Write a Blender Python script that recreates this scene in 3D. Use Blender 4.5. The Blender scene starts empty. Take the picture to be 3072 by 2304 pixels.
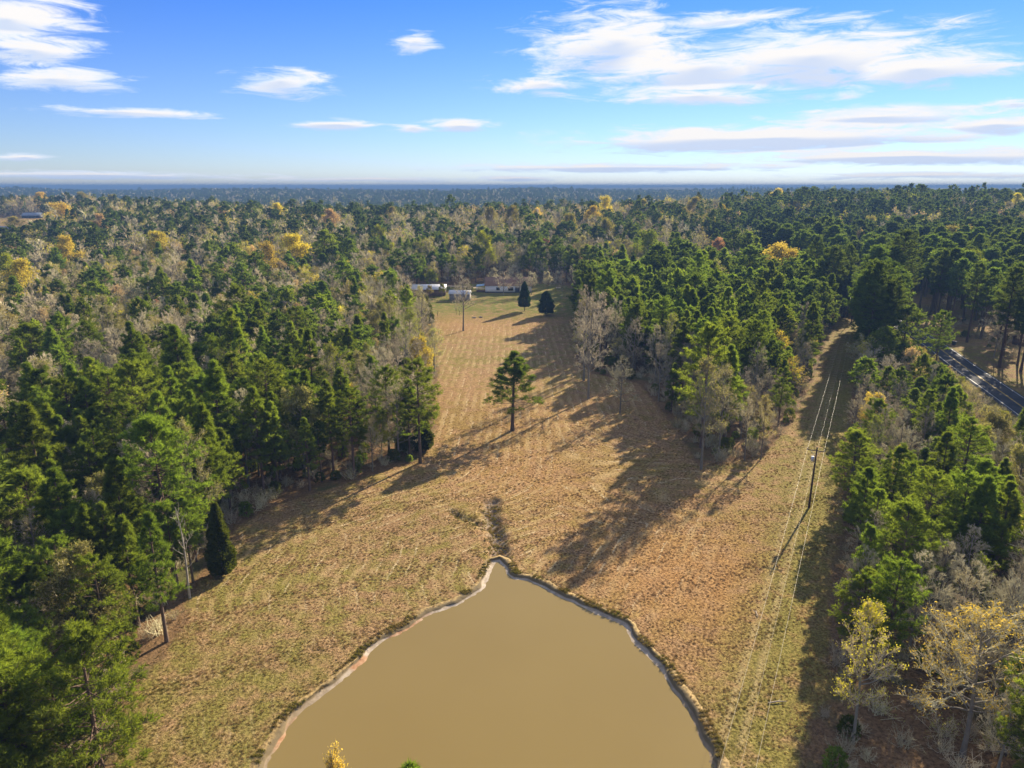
import bpy, math, random
import numpy as np
from mathutils import Vector
from mathutils.geometry import tessellate_polygon

R = math.radians
SC = bpy.context.scene
COL = SC.collection
RNG = np.random.default_rng(7)

# ------------------------------------------------------------------ camera, sky, sun, exposure
cam_data = bpy.data.cameras.new('drone_camera')
cam = bpy.data.objects.new('drone_camera', cam_data)
COL.objects.link(cam)
cam.location = (0, 0, 50)
cam.rotation_euler = (R(90 - 15.4), 0, 0)
cam_data.sensor_width = 36
cam_data.lens = 25.23
cam_data.clip_start = 0.5
cam_data.clip_end = 60000
SC.camera = cam

SUN_EL, SUN_AZ = 23.0, 33.5          # degrees up, degrees clockwise from +Y
sun_data = bpy.data.lights.new('sun', 'SUN')
sun_data.energy = 5.0
sun_data.angle = R(0.55)
sun_data.color = (1.0, 0.86, 0.64)
sun = bpy.data.objects.new('sun', sun_data)
COL.objects.link(sun)
sd = Vector((math.sin(R(SUN_AZ)) * math.cos(R(SUN_EL)), math.cos(R(SUN_AZ)) * math.cos(R(SUN_EL)), math.sin(R(SUN_EL))))
sun.rotation_euler = sd.to_track_quat('Z', 'Y').to_euler()
sun.location = (80, 120, 120)

SC.view_settings.view_transform = 'Standard'
SC.view_settings.look = 'None'
SC.view_settings.exposure = 1.6
SC.view_settings.gamma = 1.0
SC.view_settings.use_curve_mapping = False
SC.cycles.max_bounces = 4
SC.cycles.diffuse_bounces = 3
SC.cycles.transmission_bounces = 3
SC.cycles.transparent_max_bounces = 4
SC.cycles.volume_bounces = 0
SC.cycles.use_adaptive_sampling = True
SC.cycles.adaptive_threshold = 0.02
SC.cycles.sample_clamp_indirect = 4.0


class NT:
    """small helper to write node trees"""
    def __init__(s, tree):
        s.t = tree
        s.n = tree.nodes
        s.l = tree.links

    def new(s, kind, **kw):
        n = s.n.new(kind)
        for k, v in kw.items():
            setattr(n, k, v)
        return n

    def put(s, sock, v):
        if isinstance(v, bpy.types.NodeSocket):
            s.l.new(v, sock)
        elif v is not None:
            sock.default_value = v

    def math(s, op, a, b=None, c=None, clamp=False):
        n = s.new('ShaderNodeMath', operation=op, use_clamp=clamp)
        s.put(n.inputs[0], a)
        s.put(n.inputs[1], b)
        s.put(n.inputs[2], c)
        return n.outputs[0]

    def vmath(s, op, a, b=None, scale=None):
        n = s.new('ShaderNodeVectorMath', operation=op)
        s.put(n.inputs[0], a)
        s.put(n.inputs[1], b)
        if scale is not None:
            s.put(n.inputs['Scale'], scale)
        return n.outputs['Value'] if op in ('LENGTH', 'DISTANCE', 'DOT_PRODUCT') else n.outputs['Vector']

    def noise(s, vec, scale, detail=4, rough=0.55, dist=0.0):
        n = s.new('ShaderNodeTexNoise')
        s.put(n.inputs['Vector'], vec)
        n.inputs['Scale'].default_value = scale
        n.inputs['Detail'].default_value = detail
        n.inputs['Roughness'].default_value = rough
        n.inputs['Distortion'].default_value = dist
        return n.outputs['Fac']

    def ramp(s, fac, lo, hi, a=0.0, b=1.0, smooth=True):
        n = s.new('ShaderNodeMapRange', interpolation_type='SMOOTHSTEP' if smooth else 'LINEAR')
        s.put(n.inputs['Value'], fac)
        n.inputs['From Min'].default_value = lo
        n.inputs['From Max'].default_value = hi
        n.inputs['To Min'].default_value = a
        n.inputs['To Max'].default_value = b
        return n.outputs['Result']

    def mix(s, fac, a, b, blend='MIX'):
        n = s.new('ShaderNodeMix', data_type='RGBA', blend_type=blend)
        s.put(n.inputs[0], fac)
        s.put(n.inputs[6], tuple(a) + (1,) if isinstance(a, tuple) and len(a) == 3 else a)
        s.put(n.inputs[7], tuple(b) + (1,) if isinstance(b, tuple) and len(b) == 3 else b)
        return n.outputs[2]

    def attr(s, name, kind='GEOMETRY'):
        n = s.new('ShaderNodeAttribute', attribute_type=kind, attribute_name=name)
        return n.outputs['Fac']


# the sky: physical sky, with fair-weather clouds at fixed bearings (azimuth, elevation, half sizes in degrees)
CLOUDS = [(7.56, 9.72, 5.65, 2.25, 1), (20.97, 8.31, 9.76, 1.79, 1), (27.82, 7.32, 4.81, 1.0, 1), (13.24, 8.05, 7.1, 1.67, 1),
          (14.93, 11.06, 5.64, 0.46, 0.8), (22.15, 10.81, 3.17, 0.25, 0.6), (2.54, 7.17, 3.43, 0.57, 0.8), (13.35, 6.27, 6.19, 0.56, 0.9),
          (25.74, 4.45, 6.76, 0.71, 0.9), (32.43, 3.75, 3.23, 0.61, 0.9), (18.4, 3.28, 13.7, 0.88, 1), (27.45, 1.88, 10.25, 0.51, 1),
          (8.57, 1.37, 12.28, 0.3, 0.9), (0.5, 0.56, 3.9, 0.2, 0.7), (-32.05, 9.73, 3.63, 1.49, 1), (-31.8, 8.22, 3.07, 0.79, 1),
          (-30.32, 6.56, 3.45, 0.66, 1), (-26.87, 4.69, 5.52, 0.29, 0.9), (-16.57, 7.03, 3.0, 0.85, 0.9), (-7.11, 9.97, 1.83, 0.54, 0.8),
          (-13.22, 4.39, 2.81, 0.38, 0.9), (-3.69, 4.34, 2.6, 0.39, 0.9), (-7.84, 4.24, 1.54, 0.26, 0.6), (-29.3, 0.73, 10.25, 0.24, 0.8),
          (-32.78, 1.79, 1.75, 0.23, 0.8), (33.22, 4.94, 1.33, 0.3, 0.8), (23.56, 6.0, 1.3, 0.29, 0.6), (28.98, 0.67, 8.14, 0.21, 0.6),
          (-10.75, 0.49, 10.2, 0.17, 0.6)]
world = bpy.data.worlds.new('World')
SC.world = world
world.use_nodes = True
w = NT(world.node_tree)
w.n.clear()
sky = w.new('ShaderNodeTexSky', sky_type='NISHITA')
sky.sun_disc = False
sky.sun_elevation = R(SUN_EL)
sky.sun_rotation = R(SUN_AZ)
sky.air_density = 1.0
sky.dust_density = 0.0
sky.ozone_density = 4.0
tc = w.new('ShaderNodeTexCoord')
sep = w.new('ShaderNodeSeparateXYZ')
w.l.new(tc.outputs['Generated'], sep.inputs[0])
az = w.math('MULTIPLY', w.math('ARCTAN2', sep.outputs[0], sep.outputs[1]), 57.2958)
el = w.math('MULTIPLY', w.math('ARCSINE', sep.outputs[2]), 57.2958)
cmb = w.new('ShaderNodeCombineXYZ')
w.put(cmb.inputs[0], az)
w.put(cmb.inputs[1], el)
ae = cmb.outputs[0]
# streaky noise, flatter towards the horizon as on a cloud sheet seen edge-on
flat = w.math('ADD', w.math('MULTIPLY', el, 1.0), w.math('MULTIPLY', w.math('LOGARITHM', w.math('ADD', w.math('MAXIMUM', el, 0.0), 1.0), 2.71828), 2.6))
cmb2 = w.new('ShaderNodeCombineXYZ')
w.put(cmb2.inputs[0], w.math('MULTIPLY', az, 0.24))
w.put(cmb2.inputs[1], flat)
wisp = w.noise(cmb2.outputs[0], 1.0, 9, 0.66, 0.6)
puff = w.noise(cmb2.outputs[0], 0.38, 4, 0.5, 0.2)
warp = w.new('ShaderNodeTexNoise')
w.put(warp.inputs['Vector'], cmb2.outputs[0])
warp.inputs['Scale'].default_value = 0.55
warp.inputs['Detail'].default_value = 3
wv = w.vmath('MULTIPLY', w.vmath('SUBTRACT', warp.outputs['Color'], (0.5, 0.5, 0.5)), (3.2, 1.0, 0))
we = w.new('ShaderNodeCombineXYZ')
w.put(we.inputs[0], 1.0)
w.put(we.inputs[1], w.ramp(el, 0.0, 10.0, 0.12, 1.0, smooth=False))
aew = w.vmath('ADD', ae, w.vmath('MULTIPLY', wv, we.outputs[0]))
dens = None
base = None
for (a, e, ra, re, k) in CLOUDS:
    k = k * (1.35 if e < 4.6 else 1.0)
    d = w.vmath('MULTIPLY', w.vmath('SUBTRACT', aew, (a, e, 0)), (1 / (ra * 1.2), 1 / (re * 1.35), 0))
    m = w.math('MULTIPLY', w.math('SUBTRACT', 1.0, w.vmath('LENGTH', d)), k)
    dens = m if dens is None else w.math('MAXIMUM', dens, m)
    d = w.vmath('MULTIPLY', w.vmath('SUBTRACT', aew, (a, e + 0.5 * re, 0)), (1 / (ra * 1.2), 1 / (re * 1.35), 0))
    m = w.math('MULTIPLY', w.math('SUBTRACT', 1.0, w.vmath('LENGTH', d)), k)
    base = m if base is None else w.math('MAXIMUM', base, m)
under = w.ramp(w.math('SUBTRACT', dens, base), 0.08, 0.42)      # undersides of the clouds
# beyond these unseen loose cloud goes on around and overhead, thickened to whiten the fill
azo = w.ramp(w.math('ABSOLUTE', az), 36, 44)
elo = w.ramp(el, 13.5, 20)
out_of = w.math('MAXIMUM', azo, elo)
cp = w.new('ShaderNodeCombineXYZ')
zz = w.math('MAXIMUM', w.math('ADD', sep.outputs[2], 0.06), 0.03)
w.put(cp.inputs[0], w.math('DIVIDE', sep.outputs[0], zz))
w.put(cp.inputs[1], w.math('DIVIDE', sep.outputs[1], zz))
loose = w.math('SUBTRACT', w.noise(cp.outputs[0], 1.1, 6, 0.6), 0.455)
loose = w.math('MULTIPLY', w.math('MULTIPLY', loose, 5.0), out_of)
loose = w.math('SUBTRACT', loose, w.math('SUBTRACT', 1.0, out_of))
dens = w.math('MAXIMUM', w.math('ADD', dens, w.math('MULTIPLY', w.math('SUBTRACT', wisp, 0.49), 2.5)), loose)
alpha = w.ramp(dens, -0.06, 0.66)
alpha = w.math('MULTIPLY', alpha, w.ramp(el, -0.2, 0.5))
thin = w.ramp(w.math('ADD', dens, w.math('MULTIPLY', w.math('SUBTRACT', puff, 0.5), 1.2)), 0.15, 0.9)
cloud_col = w.mix(thin, (0.46, 0.52, 0.62), (0.56, 0.545, 0.54))
cloud_col = w.mix(w.math('MULTIPLY', under, 0.75), cloud_col, (0.30, 0.38, 0.53))
# the physical sky, deepened in blue away from the horizon
tint = w.mix(w.ramp(el, 0.0, 7.0, smooth=False), (0.62, 0.665, 0.89), (0.46, 0.56, 0.88))
tint = w.mix(w.ramp(el, 7.0, 15.0, smooth=False), tint, (0.21, 0.44, 0.93))
tint = w.mix(w.ramp(el, 20.0, 80.0, smooth=False), tint, (0.5, 0.7, 1.0))
skyc = w.mix(1.0, sky.outputs[0], tint, 'MULTIPLY')
bg1 = w.new('ShaderNodeBackground')
w.put(bg1.inputs[0], skyc)
bg1.inputs[1].default_value = 0.060
bg2 = w.new('ShaderNodeBackground')
w.put(bg2.inputs[0], cloud_col)
bg2.inputs[1].default_value = 0.60
mx = w.new('ShaderNodeMixShader')
w.put(mx.inputs[0], alpha)
w.l.new(bg1.outputs[0], mx.inputs[1])
w.l.new(bg2.outputs[0], mx.inputs[2])
wo = w.new('ShaderNodeOutputWorld')
w.l.new(mx.outputs[0], wo.inputs[0])


# ------------------------------------------------------------------ materials
def mat(name):
    m = bpy.data.materials.new(name)
    m.use_nodes = True
    t = NT(m.node_tree)
    t.n.clear()
    out = t.new('ShaderNodeOutputMaterial')
    return m, t, out


def principled(t, out, color, rough=0.8, spec=0.3, bump=None, bump_d=0.1, metal=0.0, bump_s=0.6):
    p = t.new('ShaderNodeBsdfPrincipled')
    t.put(p.inputs['Base Color'], tuple(color) + (1,) if isinstance(color, tuple) else color)
    t.put(p.inputs['Roughness'], rough)
    p.inputs['Specular IOR Level'].default_value = spec
    p.inputs['Metallic'].default_value = metal
    if bump is not None:
        b = t.new('ShaderNodeBump')
        b.inputs['Strength'].default_value = bump_s
        b.inputs['Distance'].default_value = bump_d
        t.put(b.inputs['Height'], bump)
        t.l.new(b.outputs[0], p.inputs['Normal'])
    t.l.new(p.outputs[0], out.inputs[0])
    return p


def plain(name, color, rough=0.75, spec=0.3, var=0.25, scale=3.0, metal=0.0):
    m, t, out = mat(name)
    g = t.new('ShaderNodeNewGeometry')
    n = t.noise(g.outputs['Position'], scale, 5)
    c = t.mix(n, tuple(x * (1 - var) for x in color), tuple(min(1, x * (1 + var)) for x in color))
    principled(t, out, c, rough, spec, n, 0.02, metal)
    return m


def leaf_mat(name, dark, light, tl, trans=0.4, hue=0.25):
    """leaves or needles: diffuse plus light let through from behind; each tree and each leaf a little different"""
    m, t, out = mat(name)
    oi = t.new('ShaderNodeObjectInfo')
    g = t.new('ShaderNodeNewGeometry')
    a = t.mix(g.outputs['Random Per Island'], dark, light)
    hs = t.new('ShaderNodeHueSaturation')
    t.put(hs.inputs['Hue'], t.math('MULTIPLY_ADD', oi.outputs['Random'], 0.05 * hue, 0.5 - 0.025 * hue))
    rv = t.math('FRACT', t.math('MULTIPLY', oi.outputs['Random'], 17.31))
    t.put(hs.inputs['Value'], t.math('MULTIPLY_ADD', rv, 0.6, 0.7))
    hs.inputs['Saturation'].default_value = 1.0
    t.put(hs.inputs['Color'], a)
    p = t.new('ShaderNodeBsdfDiffuse')
    t.put(p.inputs['Color'], hs.outputs[0])
    tr = t.new('ShaderNodeBsdfTranslucent')
    tcx = t.mix(1.0, hs.outputs[0], tl, 'MULTIPLY')
    t.put(tr.inputs['Color'], tcx)
    mxs = t.new('ShaderNodeMixShader')
    mxs.inputs[0].default_value = trans
    t.l.new(p.outputs[0], mxs.inputs[1])
    t.l.new(tr.outputs[0], mxs.inputs[2])
    t.l.new(mxs.outputs[0], out.inputs[0])
    return m


M = {}
M['pine_needles'] = leaf_mat('pine_needles', (0.085, 0.120, 0.020), (0.148, 0.190, 0.034), (1.85, 1.85, 0.85), trans=0.48, hue=0.5)
M['dark_needles'] = leaf_mat('dark_needles', (0.064, 0.090, 0.020), (0.112, 0.150, 0.034), (1.75, 1.8, 0.9), trans=0.45, hue=0.4)
M['far_needles'] = leaf_mat('far_needles', (0.050, 0.070, 0.020), (0.090, 0.118, 0.034), (1.6, 1.7, 0.9), trans=0.36, hue=0.5)  # distant copy, darkened so the missing self-shadowing sits in the colour
M['cedar_needles'] = leaf_mat('cedar_needles', (0.060, 0.078, 0.014), (0.105, 0.125, 0.022), (1.7, 1.6, 0.8), trans=0.35)
M['broad_evergreen'] = leaf_mat('broad_evergreen', (0.028, 0.050, 0.020), (0.06, 0.095, 0.038), (1.4, 1.5, 0.8), trans=0.25)
COLR = dict(yellow=(0.62, 0.54, 0.06), gold=(0.58, 0.455, 0.085), peach=(0.48, 0.35, 0.18), pink=(0.42, 0.22, 0.145), rust=(0.36, 0.17, 0.07), lime=(0.26, 0.30, 0.025), olive=(0.33, 0.29, 0.075), pale=(0.30, 0.29, 0.10), white=(0.44, 0.42, 0.32))
LEAFM = {k: leaf_mat('spring_leaves_' + k, tuple(x * 0.6 for x in v), tuple(min(1, x * 1.25) for x in v), (1.25, 1.2, 0.8), trans=0.45, hue=0.5) for k, v in COLR.items()}
M['spring_leaves'] = LEAFM['lime']


def bark_mat(name, a, b, objvar=0.5):
    m, t, out = mat(name)
    oi = t.new('ShaderNodeObjectInfo')
    g = t.new('ShaderNodeNewGeometry')
    n = t.noise(g.outputs['Position'], 2.4, 4)
    c = t.mix(n, a, b)
    hs = t.new('ShaderNodeHueSaturation')
    t.put(hs.inputs['Value'], t.math('MULTIPLY_ADD', oi.outputs['Random'], objvar, 1 - objvar / 2))
    t.put(hs.inputs['Hue'], t.math('MULTIPLY_ADD', t.math('FRACT', t.math('MULTIPLY', oi.outputs['Random'], 9.7)), 0.03, 0.485))
    t.put(hs.inputs['Color'], c)
    df = t.new('ShaderNodeBsdfDiffuse')
    t.put(df.inputs['Color'], hs.outputs[0])
    t.l.new(df.outputs[0], out.inputs[0])
    return m


M['pine_bark'] = bark_mat('pine_bark', (0.075, 0.052, 0.040), (0.16, 0.115, 0.085))
M['grey_bark'] = bark_mat('grey_bark', (0.12, 0.105, 0.082), (0.25, 0.225, 0.18))
M['twigs'] = bark_mat('twigs', (0.38, 0.33, 0.205), (0.60, 0.53, 0.35), 0.6)
M['dead_wood'] = bark_mat('dead_wood', (0.30, 0.265, 0.215), (0.46, 0.41, 0.34), 0.2)


# ------------------------------------------------------------------ fast mesh building
class MB:
    def __init__(s):
        s.v, s.f, s.m, s.n = [], [], [], 0

    def tris(s, V, F, mi=0):
        V = np.asarray(V, np.float32).reshape(-1, 3)
        F = np.asarray(F, np.int32).reshape(-1, 3)
        s.v.append(V)
        s.f.append(F + s.n)
        s.m.append(np.full(len(F), mi, np.int32))
        s.n += len(V)

    def quads(s, V, Q, mi=0):
        Q = np.asarray(Q, np.int32).reshape(-1, 4)
        s.tris(V, np.concatenate([Q[:, [0, 1, 2]], Q[:, [0, 2, 3]]]), mi)

    def box(s, x0, x1, y0, y1, z0, z1, mi=0):
        V = [(x, y, z) for z in (z0, z1) for y in (y0, y1) for x in (x0, x1)]
        s.quads(V, [(0, 2, 3, 1), (4, 5, 7, 6), (0, 1, 5, 4), (2, 6, 7, 3), (0, 4, 6, 2), (1, 3, 7, 5)], mi)

    def segs(s, P0, P1, R0, R1, sides=4, mi=0):
        """many tapered branch pieces at once"""
        P0, P1 = np.atleast_2d(P0).astype(float), np.atleast_2d(P1).astype(float)
        n = len(P0)
        R0 = np.broadcast_to(np.asarray(R0, float), (n,))
        R1 = np.broadcast_to(np.asarray(R1, float), (n,))
        d = P1 - P0
        d = d / (np.linalg.norm(d, axis=1, keepdims=True) + 1e-9)
        ref = np.where(np.abs(d[:, 2:3]) > 0.9, np.array([[1., 0, 0]]), np.array([[0, 0, 1.]]))
        u = np.cross(d, ref)
        u /= np.linalg.norm(u, axis=1, keepdims=True) + 1e-9
        v = np.cross(d, u)
        a = np.arange(sides) / sides * 2 * np.pi
        ring = u[:, None] * np.cos(a)[None, :, None] + v[:, None] * np.sin(a)[None, :, None]
        V = np.concatenate([P0[:, None] + ring * R0[:, None, None], P1[:, None] + ring * R1[:, None, None]], 1)
        i = np.arange(sides)
        j = (i + 1) % sides
        T = np.concatenate([np.stack([i, j, j + sides], 1), np.stack([i, j + sides, i + sides], 1)])
        F = T[None] + (np.arange(n) * 2 * sides)[:, None, None]
        s.tris(V.reshape(-1, 3), F.reshape(-1, 3), mi)

    def mesh(s, name, mats, smooth=False):
        me = bpy.data.meshes.new(name)
        V = np.concatenate(s.v)
        F = np.concatenate(s.f)
        me.vertices.add(len(V))
        me.vertices.foreach_set('co', V.ravel())
        me.loops.add(len(F) * 3)
        me.loops.foreach_set('vertex_index', F.ravel())
        me.polygons.add(len(F))
        me.polygons.foreach_set('loop_start', np.arange(len(F), dtype=np.int32) * 3)
        me.polygons.foreach_set('loop_total', np.full(len(F), 3, np.int32))
        me.polygons.foreach_set('material_index', np.concatenate(s.m))
        if smooth:
            me.polygons.foreach_set('use_smooth', np.ones(len(F), bool))
        for x in mats:
            me.materials.append(x)
        me.update(calc_edges=True)
        return me


def unit(v):
    return v / (np.linalg.norm(v, axis=-1, keepdims=True) + 1e-9)


def rand_dir(r, n):
    return unit(r.normal(size=(n, 3)))


def tufts(mb, r, C, D, L, W, k, spread=0.9, mi=0):
    """k thin blades from each point, fanning about its direction"""
    n = len(C)
    C = np.repeat(C, k, 0)
    D = np.repeat(D, k, 0)
    b = unit(D + rand_dir(r, n * k) * spread)
    sd_ = unit(np.cross(b, rand_dir(r, n * k)))
    ln = L * r.uniform(0.65, 1.2, (n * k, 1))
    wd = W * r.uniform(0.7, 1.3, (n * k, 1))
    mid = C + b * ln * 0.45
    V = np.stack([C - sd_ * wd * 0.12, mid + sd_ * wd * 0.5, C + b * ln], 1)
    V[:, 0] = C
    V2 = np.stack([C, mid + sd_ * wd * 0.5, C + b * ln, mid - sd_ * wd * 0.5], 1)
    F = (np.arange(n * k) * 4)[:, None] + np.array([[0, 1, 3]])
    F2 = (np.arange(n * k) * 4)[:, None] + np.array([[1, 2, 3]])
    mb.tris(V2.reshape(-1, 3), np.concatenate([F, F2]), mi)


def leaves(mb, r, C, size, k, jit, mi=0):
    n = len(C)
    c = np.repeat(C, k, 0) + r.normal(size=(n * k, 3)) * jit
    a = rand_dir(r, n * k)
    b = unit(np.cross(a, rand_dir(r, n * k)))
    s_ = size * r.uniform(0.6, 1.3, (n * k, 1))
    V = np.stack([c - a * s_, c + b * s_ * 0.7, c + a * s_], 1)
    mb.tris(V.reshape(-1, 3), np.arange(n * k * 3).reshape(-1, 3), mi)


def polytube(mb, pts, rad, sides, mi=0):
    pts = np.asarray(pts, float)
    n = len(pts)
    d = np.gradient(pts, axis=0)
    d = unit(d)
    ref = np.array([1., 0, 0]) if abs(d[0][2]) > 0.8 else np.array([0, 0, 1.])
    u = unit(np.cross(d, ref))
    v = np.cross(d, u)
    a = np.arange(sides) / sides * 2 * np.pi
    V = pts[:, None] + (u[:, None] * np.cos(a)[None, :, None] + v[:, None] * np.sin(a)[None, :, None]) * np.asarray(rad)[:, None, None]
    i = np.arange(sides)
    j = (i + 1) % sides
    Q = []
    for k in range(n - 1):
        Q.append(np.stack([i + k * sides, j + k * sides, j + (k + 1) * sides, i + (k + 1) * sides], 1))
    mb.quads(V.reshape(-1, 3), np.concatenate(Q), mi)
    cap = V.reshape(-1, 3)[-sides:]
    mb.tris(cap, [(0, q, q + 1) for q in range(1, sides - 1)], mi)


# ------------------------------------------------------------------ tree prototypes
def make_pine(seed, h, cb, rad, nb, shape, lod=0, needles='pine_needles', nl=0.42):
    r = np.random.default_rng(seed)
    tr, cr = MB(), MB()
    zs = np.linspace(0, h, 11)
    lean = r.normal(size=2) * 0.012 * h
    ph = r.uniform(0, 6.28, 2)
    cx = lean[0] * (zs / h) ** 2 + 0.010 * h * np.sin(zs / h * 3.0 + ph[0]) * (zs / h)
    cy = lean[1] * (zs / h) ** 2 + 0.010 * h * np.sin(zs / h * 2.6 + ph[1]) * (zs / h)
    tp = np.stack([cx, cy, zs], 1)
    trad = 0.0125 * h * (1 - zs / h) ** 0.8 + 0.03
    trad[0] *= 1.35
    tp[0, 2] = -0.4
    if lod < 2:
        polytube(tr, tp, trad, 8 if lod == 0 else 5)
    else:
        polytube(tr, tp[::5], trad[::5] * 1.2, 3)
    axis = lambda z: np.stack([np.interp(z, zs, cx), np.interp(z, zs, cy), z], -1)
    nbk = nb if lod == 0 else (int(nb * 0.85) if lod == 1 else 30)
    t = np.sort(r.uniform(0, 1, nbk) ** 0.9)
    t[-3:] = (0.96, 0.985, 1.0)
    z = h * (cb + (1 - cb) * t) * 0.985
    if shape == 'cone':
        prof = (1 - t) ** 0.85 * (0.6 + 0.4 * np.minimum(1, t * 5)) + 0.06
    elif shape == 'round':
        prof = np.sqrt(np.clip(1 - t ** 2.2, 0, 1)) * (0.55 + 0.45 * np.minimum(1, t * 3)) + 0.10
    else:                                   # ragged
        prof = np.sqrt(np.clip(1 - t ** 1.7, 0, 1)) * (0.45 + 0.55 * np.minimum(1, t * 2)) + 0.07
    ln = rad * prof * r.uniform(0.62, 1.15, nbk)
    if shape == 'ragged':
        ln *= r.uniform(0.65, 1.15, nbk)
    azm = np.arange(nbk) * 2.39996 + r.normal(size=nbk) * 0.5
    eln = np.interp(t, [0, 0.5, 0.85, 1], [-0.05, 0.22, 0.6, 1.25]) + r.normal(size=nbk) * 0.14
    d = np.stack([np.cos(azm) * np.cos(eln), np.sin(azm) * np.cos(eln), np.sin(eln)], 1)
    p0 = axis(z)
    mid = p0 + d * ln[:, None] * 0.55
    tip = mid + unit(d + np.array([0, 0, 0.28])) * ln[:, None] * 0.45
    br = 0.012 + 0.011 * ln
    if lod < 2:
        sd_ = 4 if lod == 0 else 3
        tr_or = tr
        tr_or.segs(p0, mid, br, br * 0.65, sd_)
        tr_or.segs(mid, tip, br * 0.65, br * 0.25, sd_)
    # clumps of needles: along the outer part of each branch and on side shoots
    C, D = [], []
    ms = 6 if lod == 0 else (5 if lod == 1 else 3)
    for q in range(ms):
        s_ = r.uniform(0.30, 1.0, nbk)
        base_p = np.where((s_ < 0.55)[:, None], p0 + (mid - p0) * (s_ / 0.55)[:, None], mid + (tip - mid) * ((s_ - 0.55) / 0.45)[:, None])
        ang = r.choice([-1, 1], nbk) * r.uniform(0.4, 1.1, nbk)
        dd = np.stack([d[:, 0] * np.cos(ang) - d[:, 1] * np.sin(ang), d[:, 0] * np.sin(ang) + d[:, 1] * np.cos(ang), d[:, 2] * 0.4 + r.uniform(0.0, 0.5, nbk)], 1)
        dd = unit(dd)
        sl = ln * 0.36 * (1.15 - 0.5 * s_) * r.uniform(0.6, 1.2, nbk) + 0.12
        end = base_p + dd * sl[:, None]
        if lod == 0:
            tr.segs(base_p, end, br * 0.4, br * 0.15, 3)
        for fr in ((0.45, 0.75, 1.0) if lod == 0 else ((0.6, 1.0) if lod == 1 else (0.85,))):
            C.append(base_p + dd * (sl * fr)[:, None] + r.normal(size=(nbk, 3)) * 0.08)
            D.append(unit(dd + np.array([0, 0, 0.35])))
    for fr in ((0.7, 0.85, 1.0) if lod == 0 else (0.8, 1.0)):
        C.append(mid + (tip - mid) * fr)
        D.append(unit(d + np.array([0, 0, 0.45])))
    C, D = np.concatenate(C), np.concatenate(D)
    if lod == 0:
        tufts(cr, r, C, D, nl, nl * 0.105, 16, 1.0)
    elif lod == 1:
        tufts(cr, r, C, D, nl * 1.35, nl * 0.36, 7, 1.0)
    else:
        tufts(cr, r, C, D, nl * 2.4, nl * 1.3, 3, 1.1)
    return tr, cr, [M['pine_bark'], M[needles]]


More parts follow.
